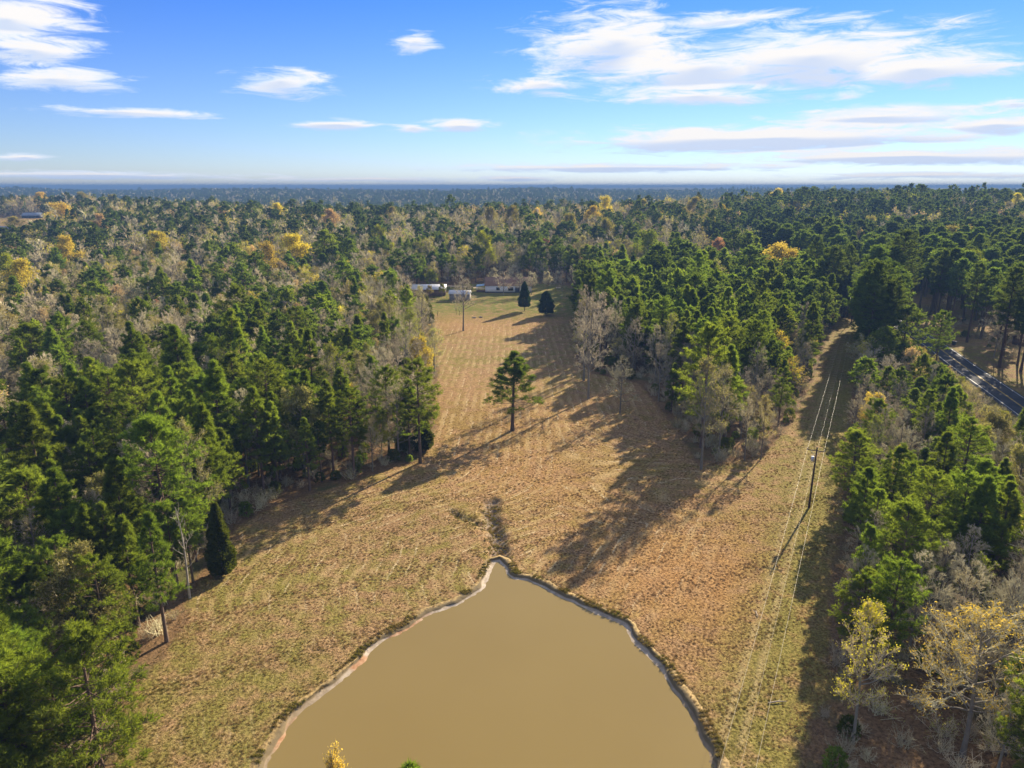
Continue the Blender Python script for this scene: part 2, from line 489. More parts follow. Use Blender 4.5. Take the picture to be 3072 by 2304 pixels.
def make_bare(seed, h, spread, lod=0, clear=0.22, up=0.9, leaf=0, leaf_size=0.11, dead=False, dense=1.0):
    """leafless hardwood: trunk and limbs, then twigs; leaf > 0 hangs that many young leaves on each twig end"""
    r = np.random.default_rng(seed)
    tr, cr = MB(), MB()
    zs = np.linspace(0, h * 0.93, 9)
    cx = 0.02 * h * np.sin(zs / h * 4 + r.uniform(0, 6)) * zs / h
    cy = 0.02 * h * np.sin(zs / h * 3.4 + r.uniform(0, 6)) * zs / h
    tp = np.stack([cx, cy, zs], 1)
    rad = 0.0115 * h * (1 - zs / (h * 0.97)) ** 0.85 + 0.02
    rad[0] *= 1.3
    tp[0, 2] = -0.4
    if lod < 2:
        polytube(tr, tp, rad, 7 if lod == 0 else 4)
    else:
        polytube(tr, tp[::4], rad[::4] * 1.3, 3)
    n1 = int((24 if lod == 0 else (16 if lod == 1 else 9)) * (0.6 if dead else 1))
    t = np.sort(r.uniform(0, 1, n1))
    z = h * (clear + (0.90 - clear) * t)
    p = np.stack([np.interp(z, zs, cx), np.interp(z, zs, cy), z], 1)
    a = np.arange(n1) * 2.4 + r.normal(size=n1) * 0.5
    e = np.interp(t, [0, 1], [0.35 * up + 0.1, 1.15 * min(1.0, up + .1)]) + r.normal(size=n1) * 0.15
    L = spread * np.interp(t, [0, 0.35, 1], [0.8, 1.0, 0.42]) * r.uniform(0.7, 1.2, n1)
    d = np.stack([np.cos(a) * np.cos(e), np.sin(a) * np.cos(e), np.sin(e)], 1)
    r0 = 0.010 + 0.017 * L

    def grow(p, d, L, r0, parts, sides, mb, upw):
        """a limb of three bends; returns its joints"""
        pts = [p]
        dd = d
        for k in range(parts):
            q = pts[-1] + dd * (L / parts)[:, None]
            mb.segs(pts[-1], q, r0 * (1 - k / parts * 0.75), r0 * (1 - (k + 1) / parts * 0.75), sides)
            pts.append(q)
            dd = unit(dd + rand_dir(r, len(dd)) * 0.28 + np.array([0, 0, upw]))
        return pts, dd

    def split(pts, dd, L, r0, k, lo, ang, fr):
        P, D2, L2, R2 = [], [], [], []
        n = len(L)
        parts = len(pts) - 1
        for q in range(k):
            s_ = r.uniform(lo, 1.0, n) * parts
            i = np.minimum(s_.astype(int), parts - 1)
            A = np.stack(pts)[i, np.arange(n)]
            B = np.stack(pts)[i + 1, np.arange(n)]
            P.append(A + (B - A) * (s_ - i)[:, None])
            D2.append(unit(unit(B - A) + rand_dir(r, n) * ang + np.array([0, 0, 0.15])))
            f = r.uniform(0.6, 1.15, n) * fr * (1.25 - 0.55 * s_ / parts)
            L2.append(L * f)
            R2.append(r0 * 0.42)
        return np.concatenate(P), np.concatenate(D2), np.concatenate(L2), np.concatenate(R2)

    if lod == 0:
        pts, dd = grow(p, d, L, r0, 4, 5, tr, 0.10)
        P, D2, L2, R2 = split(pts, dd, L, r0, int(6 * (0.6 if dead else dense)), 0.25, 0.75, 0.50)
        pts2, dd2 = grow(P, D2, L2, np.maximum(R2, 0.011), 3, 3, cr, 0.06)
        P3, D3, L3, R3 = split(pts2, dd2, L2, R2, 5 if not dead else 2, 0.2, 0.8, 0.52)
        pts3, dd3 = grow(P3, D3, L3, np.maximum(R3, 0.013), 2, 3, cr, 0.05)
        if not dead:
            P4, D4, L4, R4 = split(pts3, dd3, L3, R3, 4, 0.25, 0.8, 0.62)
            L4 = np.maximum(L4, 0.25)
            E4 = P4 + D4 * L4[:, None]
            cr.segs(P4, E4, 0.013, 0.007, 3)
            ends = np.concatenate([E4, pts3[-1]])
        else:
            ends = pts3[-1]
    elif lod == 1:
        pts, dd = grow(p, d, L, r0, 3, 3, tr, 0.10)
        P, D2, L2, R2 = split(pts, dd, L, r0, 6, 0.25, 0.8, 0.5)
        pts2, dd2 = grow(P, D2, L2, np.maximum(R2, 0.018), 2, 3, cr, 0.06)
        P3, D3, L3, R3 = split(pts2, dd2, L2, R2, 8, 0.15, 0.9, 0.6)
        L3 = np.maximum(L3, 0.5)
        ends = P3 + D3 * L3[:, None]
        cr.segs(P3, ends, 0.036, 0.014, 3)
    else:
        tip = p + d * L[:, None]
        P = np.repeat(p, 14, 0)
        s_ = r.uniform(0.3, 1, (len(P), 1))
        P = P + np.repeat(d * L[:, None], 14, 0) * s_
        D2 = unit(np.repeat(d, 14, 0) + rand_dir(r, len(P)) * 0.9 + np.array([0, 0, 0.3]))
        ends = P + D2 * (spread * 0.42 * r.uniform(0.6, 1.2, (len(P), 1)))
        cr.segs(P, ends, 0.085, 0.035, 3)
    mats = [M['dead_wood'] if dead else M['grey_bark'], M['dead_wood'] if dead else M['twigs']]
    if leaf:
        lf = MB()
        leaves(lf, r, ends, leaf_size, leaf, leaf_size * 1.5)
        return tr, cr, mats, lf
    return tr, cr, mats, None


def make_cone_tree(seed, h, rad, needles, blade, n=5200, trunk_clear=0.06, power=0.8):
    """dense evergreen cone or egg: short sprays over the whole surface"""
    r = np.random.default_rng(seed)
    tr, cr = MB(), MB()
    polytube(tr, [(0, 0, -0.3), (0, 0, h * 0.5), (0, 0, h * 0.95)], [0.016 * h, 0.010 * h, 0.01], 6)
    t = r.uniform(0, 1, n) ** 1.25
    lump = 1 + 0.20 * np.sin(t * 23 + 1.0) * r.uniform(0.3, 1, n)
    a = r.uniform(0, 2 * np.pi, n)
    lump *= 1 + 0.13 * np.sin(a * 5 + t * 9)
    rr = rad * (1 - t) ** power * (0.55 + 0.45 * np.minimum(1, t * 7)) * np.sqrt(r.uniform(0.25, 1, n)) * lump
    z = h * (trunk_clear + (1 - trunk_clear) * t)
    C = np.stack([np.cos(a) * rr, np.sin(a) * rr, z], 1)
    D = unit(np.stack([np.cos(a), np.sin(a), 0.55 + 0 * a], 1))
    tufts(cr, r, C, D, blade, blade * 0.33, 4, 0.6)
    return tr, cr, [M['grey_bark'], M[needles]]


def join(tr, cr, lf=None):
    mb = MB()
    for i, b in enumerate((tr, cr, lf)):
        if b is None:
            continue
        V, F = np.concatenate(b.v), np.concatenate(b.f)
        mb.tris(V, F, i)
    return mb


PROTO = {}          # kind -> list of dict(h, trunk, crown, leaf, words)


def reg(kind, h, tr, cr, mats, lf=None, words=''):
    k = len(PROTO.setdefault(kind, []))
    d = dict(h=h, words=words)
    d['trunk'] = tr.mesh('%s_trunk_%d' % (kind, k), [mats[0]], True)
    d['crown'] = cr.mesh('%s_crown_%d' % (kind, k), [mats[1]])
    d['leaf'] = lf.mesh('%s_leaf_%d' % (kind, k), [M['spring_leaves']]) if lf else None
    PROTO[kind].append(d)


# name, height, crown base, radius, branches, shape
for sd0, (h, cb, rad, nb, sh, wd) in enumerate([
        (15.0, 0.30, 3.3, 84, 'cone', 'cone-shaped'), (16.0, 0.36, 3.1, 80, 'ragged', 'ragged'), (15.0, 0.26, 3.7, 96, 'round', 'full round'),
        (17.0, 0.42, 3.3, 76, 'round', 'high-crowned'), (14.0, 0.22, 2.9, 84, 'cone', 'slim'), (16.5, 0.34, 3.8, 92, 'ragged', 'broad ragged'), (15.5, 0.3, 3.0, 80, 'cone', 'pointed')]):
    reg('pine', h, *make_pine(100 + sd0, h, cb, rad, nb, sh, 0), words=wd)
for sd0, (h, cb, rad, nb, sh, wd) in enumerate([(30.0, 0.36, 6.2, 150, 'round', 'massive'), (26.0, 0.45, 4.6, 110, 'ragged', 'tall'), (24.0, 0.5, 4.2, 100, 'round', 'tall')]):
    reg('tall_pine', h, *make_pine(140 + sd0, h, cb, rad, nb, sh, 0, 'dark_needles', 0.55), words=wd)
for sd0, (h, sp, cl, up, wd) in enumerate([(15.0, 3.6, 0.25, 0.95, 'upright'), (14.0, 4.6, 0.22, 0.6, 'spreading'), (16.0, 3.3, 0.32, 1.0, 'slender'), (13.0, 4.2, 0.2, 0.75, 'wide'), (17.0, 3.8, 0.35, 0.9, 'tall-stemmed')]):
    tr, cr, mats, lf = make_bare(200 + sd0, h, sp, 0, cl, up)
    reg('bare', h, tr, cr, mats, words=wd)
for sd0, (h, sp, cl, up, lfn, ls, wd) in enumerate([(14.0, 3.4, 0.25, 0.9, 1, 0.105, 'upright'), (13.0, 4.2, 0.25, 0.7, 1, 0.10, 'spreading'), (12.0, 3.6, 0.2, 0.95, 4, 0.13, 'bushy')]):
    tr, cr, mats, lf = make_bare(230 + sd0, h, sp, 0, cl, up, lfn, ls)
    reg('bud', h, tr, cr, mats, lf, words=wd)
for sd0, (h, rad) in enumerate([(10.0, 1.9), (8.0, 1.7)]):
    reg('cedar', h, *make_cone_tree(260 + sd0, h, rad, 'cedar_needles', 0.42), words='cone-shaped')
reg('magnolia', 11.0, *make_cone_tree(270, 11.0, 3.1, 'broad_evergreen', 0.5, 4200, 0.16, 0.7), words='egg-shaped')
reg('magnolia', 9.5, *make_cone_tree(271, 9.5, 3.6, 'broad_evergreen', 0.55, 4200, 0.12, 0.5), words='round')
for sd0, h in enumerate((13.0, 12.0)):
    tr, cr, mats, lf = make_bare(280 + sd0, h, 2.4, 0, 0.3, 0.9, 0, dead=True)
    reg('snag', h, tr, cr, mats, words='dead')
print('protos built', sum(len(x[k].polygons) for v in PROTO.values() for x in v for k in ('trunk', 'crown', 'leaf') if x[k]))

# ------------------------------------------------------------------ lie of the land
POND = [(-1.7, 89.2), (-2.5, 85.8), (-3.9, 81.8), (-6.7, 79.1), (-9.9, 76.6), (-12.2, 73.3), (-15.4, 69.8), (-17.1, 65.8), (-19.2, 62.2), (-20.9, 58.3),
        (-21.7, 55.3), (-21.9, 52.6), (-20.5, 47.0), (-13.0, 42.0), (-2.0, 40.5), (9.0, 42.0), (16.0, 47.0), (17.9, 52.6), (17.8, 53.6), (17.5, 57.7), (17.0, 61.5), (16.4, 65.1),
        (15.0, 68.2), (13.5, 71.5), (12.3, 74.7), (8.8, 78.1), (5.6, 81.3), (2.7, 83.5), (-0.4, 85.4)]
FIELD = [(-30, 30), (-35.3, 52.6), (-38.8, 60.9), (-38.3, 69.8), (-38.6, 74.2), (-40.7, 80.2), (-40.5, 87.0), (-39.9, 92.1), (-41.9, 99.3), (-38.2, 107.5), (-32.0, 113.1),
         (-23.2, 121.3), (-17.4, 125.8), (-16.6, 147.4), (-19.4, 168.5), (-20.4, 196.0), (-30.4, 248.9), (-36.3, 276.3), (-46.0, 303.9), (-50.0, 330.0), (-48.0, 345.0), (-25.0, 366.1),
         (5.7, 369.6), (28.2, 360.0), (34.0, 320.0), (22.5, 266.5), (19.1, 207.1), (22.1, 190.9), (33.2, 181.3), (34.8, 153.8), (35.1, 141.4), (34.5, 123.5),
         (48.4, 129.4), (60.0, 146.8), (79.0, 182.3), (104.6, 234.3), (127.7, 277.3), (140.0, 276.3), (108.9, 219.5), (85.0, 172.6), (71.2, 144.3), (65.6, 133.8),
         (57.0, 115.0), (49.5, 97.8), (42.0, 84.6), (35.5, 69.8), (33.5, 63.6), (29.0, 58.3), (25.6, 52.6), (22, 30)]
GLADES = [[(-150.4, 213.1), (-140.6, 213.1), (-113.4, 172.6), (-124.4, 172.6)], [(-87.2, 113.1), (-78.2, 115.0), (-69.2, 96.3), (-75.8, 93.5)],
          [(-520, 545), (-385, 470), (-325, 470), (-345, 560), (-380, 600), (-420, 760), (-560, 760)]]
DITCH = [[(-3.3, 109.0), (-3.5, 104.1), (-2.7, 99.3), (-2.1, 94.9), (-1.7, 89.5)], [(-9.5, 105.0), (-8.2, 103.2), (-6.0, 101.8), (-4.6, 99.6), (-2.8, 98.2)]]
ROAD = [(88.0, 60.0), (103.0, 105.0), (111.0, 130.0), (119.4, 159.8), (127.1, 191.9), (135.0, 221.0), (141.0, 248.0), (145.4, 272.5), (147.0, 300.0), (144.0, 340.0), (135.0, 400.0), (122.0, 480.0)]


def pip(x, y, poly):
    x, y = np.asarray(x, float), np.asarray(y, float)
    ins = np.zeros(x.shape, bool)
    n = len(poly)
    for i in range(n):
        x0, y0 = poly[i]
        x1, y1 = poly[(i + 1) % n]
        c = ((y0 > y) != (y1 > y)) & (x < (x1 - x0) * (y - y0) / (y1 - y0 + 1e-12) + x0)
        ins ^= c
    return ins


def dline(x, y, pts, closed=False):
    """distance to a broken line"""
    x, y = np.asarray(x, float), np.asarray(y, float)
    best = np.full(x.shape, 1e9)
    n = len(pts)
    for i in range(n if closed else n - 1):
        x0, y0 = pts[i]
        x1, y1 = pts[(i + 1) % n]
        dx, dy = x1 - x0, y1 - y0
        t = np.clip(((x - x0) * dx + (y - y0) * dy) / (dx * dx + dy * dy), 0, 1)
        best = np.minimum(best, np.hypot(x - x0 - t * dx, y - y0 - t * dy))
    return best


def sdist(x, y, poly):
    """signed distance to a closed outline, negative inside"""
    d = dline(x, y, poly, True)
    return np.where(pip(x, y, poly), -d, d)


def smooth_closed(pts, step=0.5):
    P = np.array(pts, float)
    n = len(P)
    out = []
    for i in range(n):
        a, b, c, d = P[(i - 1) % n], P[i], P[(i + 1) % n], P[(i + 2) % n]
        k = max(2, int(np.hypot(*(c - b)) / step))
        for t in np.arange(k) / k:
            out.append(0.5 * ((2 * b) + (-a + c) * t + (2 * a - 5 * b + 4 * c - d) * t * t + (-a + 3 * b - 3 * c + d) * t ** 3))
    return np.array(out)


SHORE = smooth_closed(POND, 0.5)
ph = np.arange(len(SHORE)) * 0.5
wob = 0.22 * np.sin(ph * 0.41) + 0.13 * np.sin(ph * 0.97) + 0.05 * np.sin(ph * 2.7 + 1)
tang = np.roll(SHORE, -1, 0) - np.roll(SHORE, 1, 0)
tang /= np.linalg.norm(tang, axis=1, keepdims=True)
area = 0.5 * np.sum(SHORE[:, 0] * np.roll(SHORE[:, 1], -1) - np.roll(SHORE[:, 0], -1) * SHORE[:, 1])
NRM = np.stack([tang[:, 1], -tang[:, 0]], 1) * (1 if area > 0 else -1)      # outward
SHORE = SHORE + NRM * wob[:, None]
SHORE_L = [tuple(p) for p in SHORE[::2]]


def bump2(x, y, cx, cy, sx, sy):
    return np.exp(-0.5 * (((x - cx) / sx) ** 2 + ((y - cy) / sy) ** 2))


def land(x, y):
    """height of the ground, without pond and ditch"""
    x, y = np.asarray(x, float), np.asarray(y, float)
    z = 0.22 * np.sin(x * 0.047 + 1.0) * np.sin(y * 0.039) + 0.10 * np.sin(x * 0.13 + y * 0.09)
    z = z * np.clip((y - 50) / 60, 0.3, 1)
    far = np.clip((y - 420) / 400, 0, 1)
    z = z + 24 * bump2(x, y, 520, 690, 230, 190) + 22 * bump2(x, y, -560, 760, 250, 220) + 13.0 * bump2(x, y, 130, 680, 240, 150) + 6.0 * bump2(x, y, -200, 600, 160, 120)
    z = z - 7 * bump2(x, y, -150, 1150, 500, 330) - 6 * bump2(x, y, 300, 1450, 700, 300) * far
    z = z + far * (3.0 * np.sin(x / 210 + 0.7) * np.sin(y / 260) + 2.0 * np.sin(x / 97 + y / 130))
    xs = x / np.maximum(y, 1) * 10
    z = z + 21 * np.exp(-0.5 * ((y - 2500 - 160 * np.sin(xs * 0.9)) / 330) ** 2) * (0.8 + 0.2 * np.sin(xs * 1.7 + 1))
    z = z + 24 * np.exp(-0.5 * ((y - 4600 - 300 * np.sin(xs * 0.7 + 2)) / 600) ** 2) * (0.85 + 0.15 * np.sin(xs * 1.3))
    z = z + 30 * np.clip((y - 5500) / 8000, 0, 1)
    z = z + far * np.clip((np.abs(x) - 0.8 * y) / 2000, 0, 1) * 4
    return z


def road_clear(x, y):
    return dline(x, y, ROAD)


# ------------------------------------------------------------------ ground sheet
def steps(marks):
    out = [marks[0][0]]
    for (a, s0), (b, s1) in zip(marks, marks[1:]):
        while out[-1] < b - 1e-6:
            t = (out[-1] - a) / (b - a)
            out.append(min(b, out[-1] + s0 + (s1 - s0) * t))
    return np.array(out)


gx = steps([(-15000, 900), (-3000, 160), (-700, 24), (-180, 4), (-60, 1.2), (-26, 0.5), (24, 0.5), (50, 1.0), (160, 1.6), (300, 8), (900, 30), (3000, 160), (15000, 900)])
gy = steps([(-250, 25), (20, 2), (42, 0.6), (112, 0.55), (150, 1.0), (380, 2.5), (700, 12), (2000, 45), (6000, 130), (16000, 600)])
X, Y = np.meshgrid(gx, gy)
Z = land(X, Y)
shore_sd = np.full(X.shape, 999.0)
near = (np.abs(X) < 60) & (Y > 20) & (Y < 130)
shore_sd[near] = sdist(X[near], Y[near], SHORE_L)
dd1 = np.full(X.shape, 999.0)
dd1[near] = np.minimum(dline(X[near], Y[near], DITCH[0]), dline(X[near], Y[near], DITCH[1]) + 0.85)
wig = 0.35 * np.sin(X * 2.3 + Y * 1.7) + 0.3 * np.sin(Y * 3.1 - X * 1.2)
Z = Z - 0.85 * np.clip(1 - (dd1 + wig * 0.7) / 1.7, 0, 1) ** 0.7
Z = Z - 1.4 * np.clip((1.15 - shore_sd) / 0.6, 0, 1)
ny, nx = X.shape
V = np.stack([X.ravel(), Y.ravel(), Z.ravel()], 1)
ii = (np.arange(ny - 1)[:, None] * nx + np.arange(nx - 1)[None]).ravel()
Q = np.stack([ii, ii + 1, ii + 1 + nx, ii + nx], 1)
gme = bpy.data.meshes.new('ground')
gme.vertices.add(len(V))
gme.vertices.foreach_set('co', V.astype(np.float32).ravel())
gme.loops.add(len(Q) * 4)
gme.loops.foreach_set('vertex_index', Q.astype(np.int32).ravel())
gme.polygons.add(len(Q))
gme.polygons.foreach_set('loop_start', np.arange(len(Q), dtype=np.int32) * 4)
gme.polygons.foreach_set('loop_total', np.full(len(Q), 4, np.int32))
gme.polygons.foreach_set('use_smooth', np.ones(len(Q), bool))
gme.update(calc_edges=True)


def set_attr(me, name, vals):
    a = me.attributes.new(name, 'FLOAT', 'POINT')
    a.data.foreach_set('value', np.asarray(vals, np.float32).ravel())


fx, fy = X.ravel(), Y.ravel()
fsd = np.full(fx.shape, 300.0)
nf = (fx > -260) & (fx < 330) & (fy > -40) & (fy < 520)
fsd[nf] = sdist(fx[nf], fy[nf], FIELD)
for g_ in GLADES:
    k = (fx > -650) & (fx < 0) & (fy < 800) & (fy > 60)
    fsd[k] = np.minimum(fsd[k], sdist(fx[k], fy[k], g_) + 1.0)
rd = np.full(fx.shape, 300.0)
rd[nf] = dline(fx[nf], fy[nf], ROAD)
open_ground = np.clip(0.5 - fsd / 3.0, 0, 1)
verge = np.clip((9 - rd) / 4, 0, 1)
yard = np.clip((rd < 60) * (fx > 100) * (fx - np.interp(fy, [p[1] for p in ROAD], [p[0] for p in ROAD]) > 0) * 0.55, 0, 1)
lawn = np.clip((fy - 272) / 22, 0, 1) * np.clip((400 - fy) / 20, 0, 1) * (np.abs(fx) < 70)
power_x = 47.9 + (fy - 106.3) * 0.498
green = np.clip(1.25 - np.abs(fx - power_x - 0.5) / 7.0, 0, 1) * (fy < 300)
green = np.maximum(green, 0.5 * bump2(fx, fy, -28, 58, 9, 8))
green = np.maximum(green, 0.45 * bump2(fx, fy, -31, 88, 5, 12))
orange = 0.9 * bump2(fx, fy, 24, 86, 12, 15) + 0.55 * bump2(fx, fy, 2, 150, 26, 26) + 0.5 * bump2(fx, fy, -20, 262, 30, 20) + 0.35 * bump2(fx, fy, 6, 118, 10, 10)
mow = np.where(fy < 118, -fsd, fx * 1.0)
bl = np.clip((fy - 105) / 40, 0, 1)
mow = (-fsd) * (1 - bl) + (fx + 16) * bl
mowm = np.clip((fy - 60) / 30, 0.25, 1) * np.clip((275 - fy) / 20, 0, 1) * open_ground * np.clip((power_x - 9 - fx) / 8, 0, 1) * (fx < 48)
set_attr(gme, 'open', np.maximum(open_ground, np.maximum(verge, yard)))
set_attr(gme, 'green', np.maximum(green, verge * 0.7))
set_attr(gme, 'lawn', lawn)
set_attr(gme, 'orange', np.clip(orange, 0, 1))
set_attr(gme, 'mow', mow)
set_attr(gme, 'mowm', mowm)
set_attr(gme, 'track', np.clip(1 - np.abs(np.abs(fx - power_x + 2.2) - 0.95) / 0.55, 0, 1) * (fy > 55) * (fy < 280))
set_attr(gme, 'mud', np.clip(1.6 - np.minimum(dd1 + wig * 0.4, 5), 0, 1))

m, t, out = mat('ground_cover')
g = t.new('ShaderNodeNewGeometry')
pos = g.outputs['Position']
n_big = t.noise(pos, 0.045, 4)
n_mid = t.noise(pos, 0.35, 5, 0.6)
n_fin = t.noise(pos, 2.6, 6, 0.7)
n_vf = t.noise(pos, 7.0, 3, 0.7)
straw = t.mix(t.ramp(n_fin, 0.35, 0.68), (0.145, 0.087, 0.040), (0.385, 0.246, 0.124))
olive = t.mix(t.ramp(n_fin, 0.35, 0.68), (0.090, 0.078, 0.017), (0.265, 0.222, 0.060))
rust = t.mix(t.ramp(n_fin, 0.35, 0.68), (0.175, 0.086, 0.032), (0.44, 0.248, 0.098))
lawnc = t.mix(t.ramp(n_fin, 0.3, 0.7), (0.070, 0.090, 0.014), (0.150, 0.165, 0.026))
fld = t.mix(t.ramp(t.math('ADD', n_mid, t.math('MULTIPLY', n_big, 0.5)), 0.62, 0.92), straw, olive)
fld = t.mix(t.math('MULTIPLY', t.attr('orange'), t.ramp(n_mid, 0.2, 0.6)), fld, rust)
fld = t.mix(t.math('MULTIPLY', t.attr('green'), t.ramp(n_mid, 0.25, 0.55)), fld, olive)
stripe = t.math('SINE', t.math('MULTIPLY', t.math('ADD', t.attr('mow'), t.math('MULTIPLY', t.math('SUBTRACT', n_mid, 0.5), 1.3)), 2.99))
fld = t.mix(t.math('MULTIPLY', t.math('MULTIPLY', t.ramp(stripe, -0.2, 0.9), t.attr('mowm')), t.math('MULTIPLY', t.ramp(n_big, 0.35, 0.6, 0.25, 0.6), t.ramp(t.noise(pos, 0.16, 3), 0.38, 0.62))), fld, (0.40, 0.29, 0.135))
fld = t.mix(t.math('MULTIPLY', t.attr('track'), t.ramp(n_mid, 0.3, 0.6, 0.1, 0.6)), fld, (0.42, 0.31, 0.17))
# rows of pale cut grass left by the mower
mw = t.math('ADD', t.attr('mow'), t.math('MULTIPLY', t.math('SUBTRACT', n_mid, 0.5), 1.0))
row = t.math('ABSOLUTE', t.math('SUBTRACT', t.math('FRACT', t.math('DIVIDE', mw, 2.1)), 0.5))
row = t.math('MULTIPLY', t.ramp(row, 0.10, 0.02), t.ramp(t.noise(pos, 0.22, 3), 0.46, 0.62))
row = t.math('MULTIPLY', t.math('MULTIPLY', row, t.attr('mowm')), t.ramp(n_fin, 0.36, 0.6))
fld = t.mix(t.math('MULTIPLY', row, 0.8), fld, (0.52, 0.42, 0.25))
fld = t.mix(t.math('MULTIPLY', t.attr('lawn'), t.ramp(n_mid, 0.3, 0.62, 0.15, 0.85)), fld, lawnc)
litter = t.mix(t.ramp(n_fin, 0.3, 0.7), (0.085, 0.053, 0.027), (0.25, 0.155, 0.078))
litter = t.mix(t.ramp(t.noise(pos, 0.12, 4), 0.5, 0.68), litter, t.mix(n_fin, (0.06, 0.065, 0.022), (0.15, 0.135, 0.055)))
edge = t.math('ADD', t.attr('open'), t.math('MULTIPLY', t.math('SUBTRACT', n_mid, 0.5), 0.9))
gc = t.mix(t.ramp(edge, 0.35, 0.65), litter, fld)
mudc = t.mix(n_fin, (0.10, 0.082, 0.066), (0.26, 0.21, 0.165))
gc = t.mix(t.math('MULTIPLY', t.attr('mud'), t.ramp(n_fin, 0.35, 0.55)), gc, mudc)
hgt = t.math('ADD', t.math('MULTIPLY', n_fin, 1.0), t.math('MULTIPLY', n_vf, 0.35))
principled(t, out, gc, 0.95, 0.03, hgt, 0.35, bump_s=0.55)
gme.materials.append(m)
ground = bpy.data.objects.new('ground', gme)
COL.objects.link(ground)


def tag(o, label, cat=None, group=None, kind=None):
    o['label'] = label
    if cat:
        o['category'] = cat
    if group:
        o['group'] = group
    if kind:
        o['kind'] = kind
    return o


tag(ground, 'mown straw-coloured meadow and brown woodland floor rolling to the horizon', 'ground', kind='structure')


def obj(name, me, parent=None, loc=None):
    o = bpy.data.objects.new(name, me)
    COL.objects.link(o)
    if parent is not None:
        o.parent = parent
    if loc is not None:
        o.location = loc
    return o


def empty(name, loc, rz=0.0):
    o = bpy.data.objects.new(name, None)
    COL.objects.link(o)
    o.location = loc
    o.rotation_euler = (0, 0, rz)
    return o


# ------------------------------------------------------------------ pond
WL = -0.24
m, t, out = mat('muddy_water')
g = t.new('ShaderNodeNewGeometry')
nb = t.noise(g.outputs['Position'], 0.06, 3)
nr = t.noise(g.outputs['Position'], 5.0, 3)
c = t.mix(nb, (0.178, 0.128, 0.042), (0.200, 0.146, 0.050))
p_ = principled(t, out, c, 0.18, 0.22, nr, 0.006, bump_s=0.3)
mb = MB()
Vp = [(x, y, WL) for x, y in SHORE + NRM * 0.25]
mb.tris(Vp, tessellate_polygon([[Vector(p) for p in Vp]]))
me = mb.mesh('pond', [m])
pond = tag(obj('pond_water', me), 'still muddy tan pond coming to a point at the ditch', 'pond', kind='structure')

m, t, out = mat('pond_bank')
g = t.new('ShaderNodeNewGeometry')
ra = t.attr('ring')
n1 = t.noise(g.outputs['Position'], 1.2, 4, 0.65)
n2 = t.noise(g.outputs['Position'], 0.13, 3)
pale = t.mix(t.ramp(n1, 0.3, 0.7), (0.26, 0.205, 0.145), (0.44, 0.37, 0.29))
redc = t.mix(t.ramp(n1, 0.3, 0.7), (0.28, 0.14, 0.065), (0.42, 0.25, 0.14))
pale = t.mix(t.attr('paleness'), t.mix(n1, (0.13, 0.095, 0.05), (0.25, 0.18, 0.105)), pale)
mud_ = t.mix(t.math('MULTIPLY', t.ramp(n2, 0.50, 0.60), t.attr('redness')), pale, redc)
soil = t.mix(n1, (0.075, 0.055, 0.03), (0.20, 0.15, 0.075))
rr = t.math('ADD', ra, t.math('MULTIPLY', t.math('SUBTRACT', n1, 0.5), 1.4))
bc = t.mix(t.ramp(rr, 2.6, 3.4), mud_, soil)
gr2 = t.mix(t.ramp(t.noise(g.outputs['Position'], 2.6, 6, 0.7), 0.35, 0.68), (0.15, 0.105, 0.045), (0.43, 0.30, 0.12))
bc = t.mix(t.ramp(rr, 4.4, 5.4), bc, gr2)
principled(t, out, bc, 0.9, 0.2, n1, 0.12)
prof = [(-1.3, -1.0), (-0.2, WL - 0.08), (0.3, WL + 0.025), (0.68, WL + 0.07), (0.84, -0.03), (1.02, 0.04), (1.4, 0.03), (2.0, -0.2)]
rings = []
jit = np.random.default_rng(3)
wid = 0.85 + 0.42 * np.sin(ph * 0.23 + 1.3) + 0.25 * np.sin(ph * 0.61) + 0.18 * np.sin(ph * 1.7)
for k, (o_, z_) in enumerate(prof):
    if k >= 2:
        off = o_ * np.where(k < 5, np.clip(wid, 0.55, 1.6), 1.0) + jit.normal(size=len(SHORE)) * 0.025
        if k >= 5:
            off = np.maximum(off, o_ - 0.1 + (np.clip(wid, .55, 1.6) - 1) * 0.4)
    else:
        off = np.full(len(SHORE), o_)
    pz = z_ + (land(SHORE[:, 0], SHORE[:, 1]) if k >= 4 else 0) + jit.normal(size=len(SHORE)) * (0.03 if 1 < k < 7 else 0)
    pp = SHORE + NRM * off[:, None]
    rings.append(np.stack([pp[:, 0], pp[:, 1], pz], 1))
n = len(SHORE)
Vr = np.concatenate(rings)
Qr = []
i = np.arange(n)
j = (i + 1) % n
for k in range(len(prof) - 1):
    Qr.append(np.stack([k * n + i, k * n + j, (k + 1) * n + j, (k + 1) * n + i], 1))
mb = MB()
mb.quads(Vr, np.concatenate(Qr))
me = mb.mesh('pond_bank', [m], True)
set_attr(me, 'ring', np.repeat(np.arange(len(prof)), n))
set_attr(me, 'paleness', np.tile(np.clip((SHORE[:, 1] - 58) / 10, 0.15, 1), len(prof)))
set_attr(me, 'redness', np.tile(np.clip((-8 - SHORE[:, 0]) / 4, 0, 1), len(prof)))
tag(obj('pond_bank', me), 'pale and reddish mud bank cut round the muddy pond', 'bank', kind='structure')

# ------------------------------------------------------------------ road
RP = smooth_closed(ROAD, 3.0)
# keep only the open run from first to last point
k_end = int(np.argmin(np.hypot(RP[:, 0] - ROAD[-1][0], RP[:, 1] - ROAD[-1][1])))
RP = RP[:k_end + 1]
k0 = 8
RP = RP[k0:]
tg = np.gradient(RP, axis=0)
tg /= np.linalg.norm(tg, axis=1, keepdims=True)
RN = np.stack([tg[:, 1], -tg[:, 0]], 1)
RZ = land(RP[:, 0], RP[:, 1]) + 0.16


